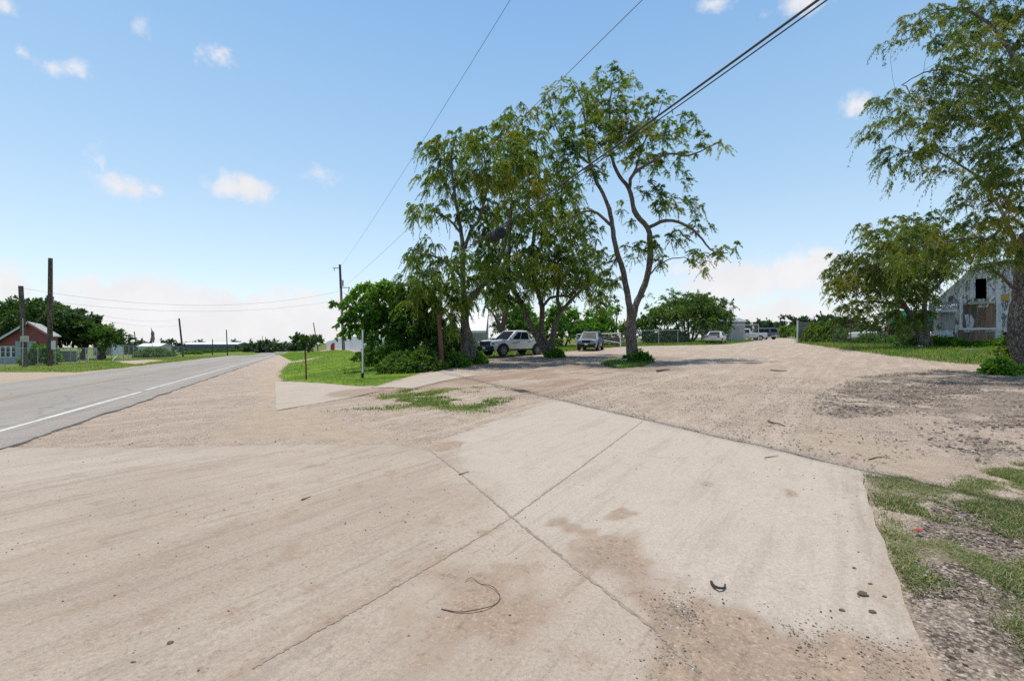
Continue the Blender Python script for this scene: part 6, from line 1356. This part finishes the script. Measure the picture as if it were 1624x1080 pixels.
    op = dict(paint='paint_old', w=.98, r=.38, wx=(1.75, -1.75), dz=(.56, 1.1), doors=((1.0, -.3),), rim='alloy', flare=False,
        st=[(2.7, .78, .5, .98, 1.02), (2.6, .92, .42, 1.03, 1.08), (1.3, .98, .4, 1.08, 1.14), (1.0, .98, .4, 1.1, 1.14), (-.6, .98, .4, 1.12, 1.15), (-.65, .98, .42, 1.16, 1.18), (-2.6, .97, .5, 1.16, 1.18), (-2.7, .92, .52, 1.14, 1.16)],
        cab=(1.0, -.6, .4, -.45, 1.1, 1.78, .94, .74), win=((.16, .82, (.08, 0)),),
        bits=[('bumper', 'galv', (-2.74, 0, .56), (.14, 1.8, .2), .03), ('bumper', 'galv', (2.74, 0, .56), (.14, 1.8, .2), .03), ('tailgate', 'paint_old', (-2.7, 0, .86), (.05, 1.5, .48), .02), ('bed', 'black', (-1.65, 0, 1.185), (1.7, 1.6, .01), 0)]
            + two('taillight', 'lamp_red', (-2.7, .82, .88), (.08, .18, .36), .02) + two('headlight', 'lamp_clear', (2.65, .7, .85), (.12, .26, .2), .03))
    car('pickup_truck', 'old white pickup parked behind the tall chain link fence', 'pickup truck', 1182, 540, 180-12, op, D=66)
    dv = dict(paint='paint_navy', w=.97, r=.38, wx=(1.6, -1.5), dz=(.5, 1.08), doors=((1.0, 0), (-.05, -1.0)), rim='alloy', flare=False,
        st=[(2.5, .78, .5, .95, 1.0), (2.4, .9, .4, 1.02, 1.08), (1.2, .97, .38, 1.08, 1.14), (-2.0, .97, .4, 1.12, 1.14), (-2.45, .92, .46, 1.1, 1.12), (-2.5, .86, .5, 1.04, 1.06)],
        cab=(1.1, -2.42, .4, -2.2, 1.1, 1.88, .94, .76), win=((.1, .34, (.06, 0)), (.37, .62, (0, 0)), (.65, .92, (0, 0))),
        bits=[('bumper', 'galv', (-2.52, 0, .55), (.16, 1.8, .22), .04), ('licence_plate', 'plate', (-2.61, 0, .72), (.02, .3, .15), .004), ('bumper', 'black', (2.5, 0, .55), (.16, 1.7, .25), .04)]
            + two('taillight', 'lamp_red', (-2.46, .84, .98), (.1, .14, .4), .02) + two('headlight', 'lamp_clear', (2.4, .7, .9), (.14, .28, .18), .03))
    car('dark_van', 'dark blue van with its back doors toward the lane, behind the old pickup', 'van', 1208, 539, 90+20, dv, D=74)
    # old white truck in the weeds of the yard
    car('old_truck', 'old white truck sunk in tall weeds behind the yard fence', 'truck', 1398, 555, 180+4, dict(op, paint='paint_old'), D=43)

# ------------------------------------------------------------------ sky, sun, camera
def sky():
    w = bpy.data.worlds.new('World'); sc.world = w; w.use_nodes = True
    n = N('World', True)
    st = n.n('ShaderNodeTexSky', sky_type='NISHITA'); st.sun_disc = False; st.sun_elevation = R(SUN_EL); st.sun_rotation = R(SUN_AZ); st.altitude = 100; st.air_density = 1.0; st.dust_density = .7; st.ozone_density = 1.5
    d = n.n('ShaderNodeTexCoord').outputs['Generated']; s = n.n('ShaderNodeSeparateXYZ', i_0=d)
    x, y, z = s.outputs
    az = n.math('ARCTAN2', x, y); el = n.math('ARCSINE', z)
    wob = n.noise(d, 9., 5., .6, 0., True); wob2 = n.noise(d, 34., 5., .65, 0., True)
    p = n.n('ShaderNodeCombineXYZ', i_0=az, i_1=el).outputs[0]
    p = n.vmath('ADD', p, n.scale(n.vmath('SUBTRACT', wob, (.5, .5, .5)), (.07, .05, 0)))
    p = n.vmath('ADD', p, n.scale(n.vmath('SUBTRACT', wob2, (.5, .5, .5)), (.045, .03, 0)))
    C = [(15, 8, 32, 16, .9), (32, 90, 14, 9, .55), (85, 110, 30, 13, .6), (122, 116, 30, 15, .7), (345, 94, 20, 14, .75), (226, 42, 16, 16, .35), (150, 255, 16, 26, .65), (180, 286, 46, 24, .9), (238, 292, 14, 11, .5), (385, 298, 52, 20, 1.0), (360, 284, 18, 18, .8), (500, 277, 34, 16, .55), (1350, 168, 30, 18, 1.), (1275, 4, 54, 15, .9), (1140, 0, 34, 9, .7),
         (5, 452, 46, 34, 1.1), (150, 462, 70, 24, .95), (250, 476, 150, 34, 1.3), (380, 500, 190, 36, 1.3), (200, 520, 280, 40, 1.3), (470, 475, 60, 24, .8), (560, 510, 180, 40, 1.2), (1270, 430, 74, 34, 1.2), (1310, 410, 36, 24, 1.1), (1180, 445, 110, 38, 1.2), (1120, 425, 60, 20, .9), (1230, 500, 180, 40, .8), (1380, 440, 100, 50, 1.0), (750, 520, 260, 40, 1.)]
    acc = None
    for px, py, rx, ry, k in C:
        a = math.atan((px-CX_)/F_); e = math.atan((H_-py)/F_*math.cos(a))
        sx = rx/F_*math.cos(a)**2*1.25; sy = ry/F_*math.cos(a)*1.25
        q = n.vmath('MULTIPLY', n.vmath('SUBTRACT', p, (a, e, 0)), (1/sx, 1/sy, 0))
        v = n.math('MULTIPLY', n.math('SUBTRACT', 1., n.vmath('LENGTH', q)), k*(.85 if py < 400 else 1.05))
        acc = v if acc is None else n.math('MAXIMUM', acc, v)
    f = n.noise(d, 26., 6., .62)
    dens = n.ramp(n.math('ADD', acc, n.math('MULTIPLY', n.math('SUBTRACT', f, .5), 1.25)), .0, .8, 0., .92)
    k = n.scale(n.mix(1., st.outputs[0], SKY_TINT, 'MULTIPLY'), (SKY_K, SKY_K, SKY_K))
    g_ = n.cr(n.math('DIVIDE', el, 1.57, 0., True), [(0., (.375, .435, .495)), (.07, (.33, .415, .50)), (.22, (.20, .325, .46)), (.42, (.095, .225, .415)), (1., (.07, .17, .36))])
    k = n.mix(.72, k, g_)
    cl = n.mix(n.ramp(n.noise(d, 14., 4.), .3, .7), CLOUD, tuple(c*.93 for c in CLOUD))
    c = n.mix(dens, k, cl)
    b = n.n('ShaderNodeBackground', i_Color=c, i_Strength=1.0); n.t.links.new(b.outputs[0], n.n('ShaderNodeOutputWorld').inputs[0])

SUN_EL, SUN_AZ = 78., -44.
SKY_TINT = (1.10, 1.03, .90); SKY_K = .14; CLOUD = (.515, .505, .515)
EXPO = .85
sky()
su = bpy.data.lights.new('sun', 'SUN'); su.energy = 2.6; su.angle = R(.9); su.color = (1., .93, .82)
so = bpy.data.objects.new('sun', su); col.objects.link(so)
sd = Vector((math.sin(R(SUN_AZ))*math.cos(R(SUN_EL)), math.cos(R(SUN_AZ))*math.cos(R(SUN_EL)), math.sin(R(SUN_EL))))
so.rotation_euler = (-sd).to_track_quat('-Z', 'Y').to_euler(); so.location = (0, 0, 40)

ground(); build_hard(); hero_trees(); other_trees(); bushes(); grasses(); loose()
poles(); left_side(); mid_side(); right_side(); vehicles()

cam = bpy.data.cameras.new('camera'); cam.sensor_width = 36; cam.lens = 36*F_/1624.; cam.shift_y = (H_-540)/1624.; cam.clip_end = 4000; cam.clip_start = .05
co = bpy.data.objects.new('camera', cam); col.objects.link(co); co.location = (0, 0, EYE); co.rotation_euler = (R(90), 0, 0); sc.camera = co
vs_ = sc.view_settings; vs_.view_transform = 'Standard'; vs_.look = 'None'; vs_.exposure = EXPO; vs_.gamma = 1; vs_.use_curve_mapping = False
sc.cycles.max_bounces = 6; sc.cycles.diffuse_bounces = 3; sc.cycles.transparent_max_bounces = 6
sc.cycles.use_denoising = False
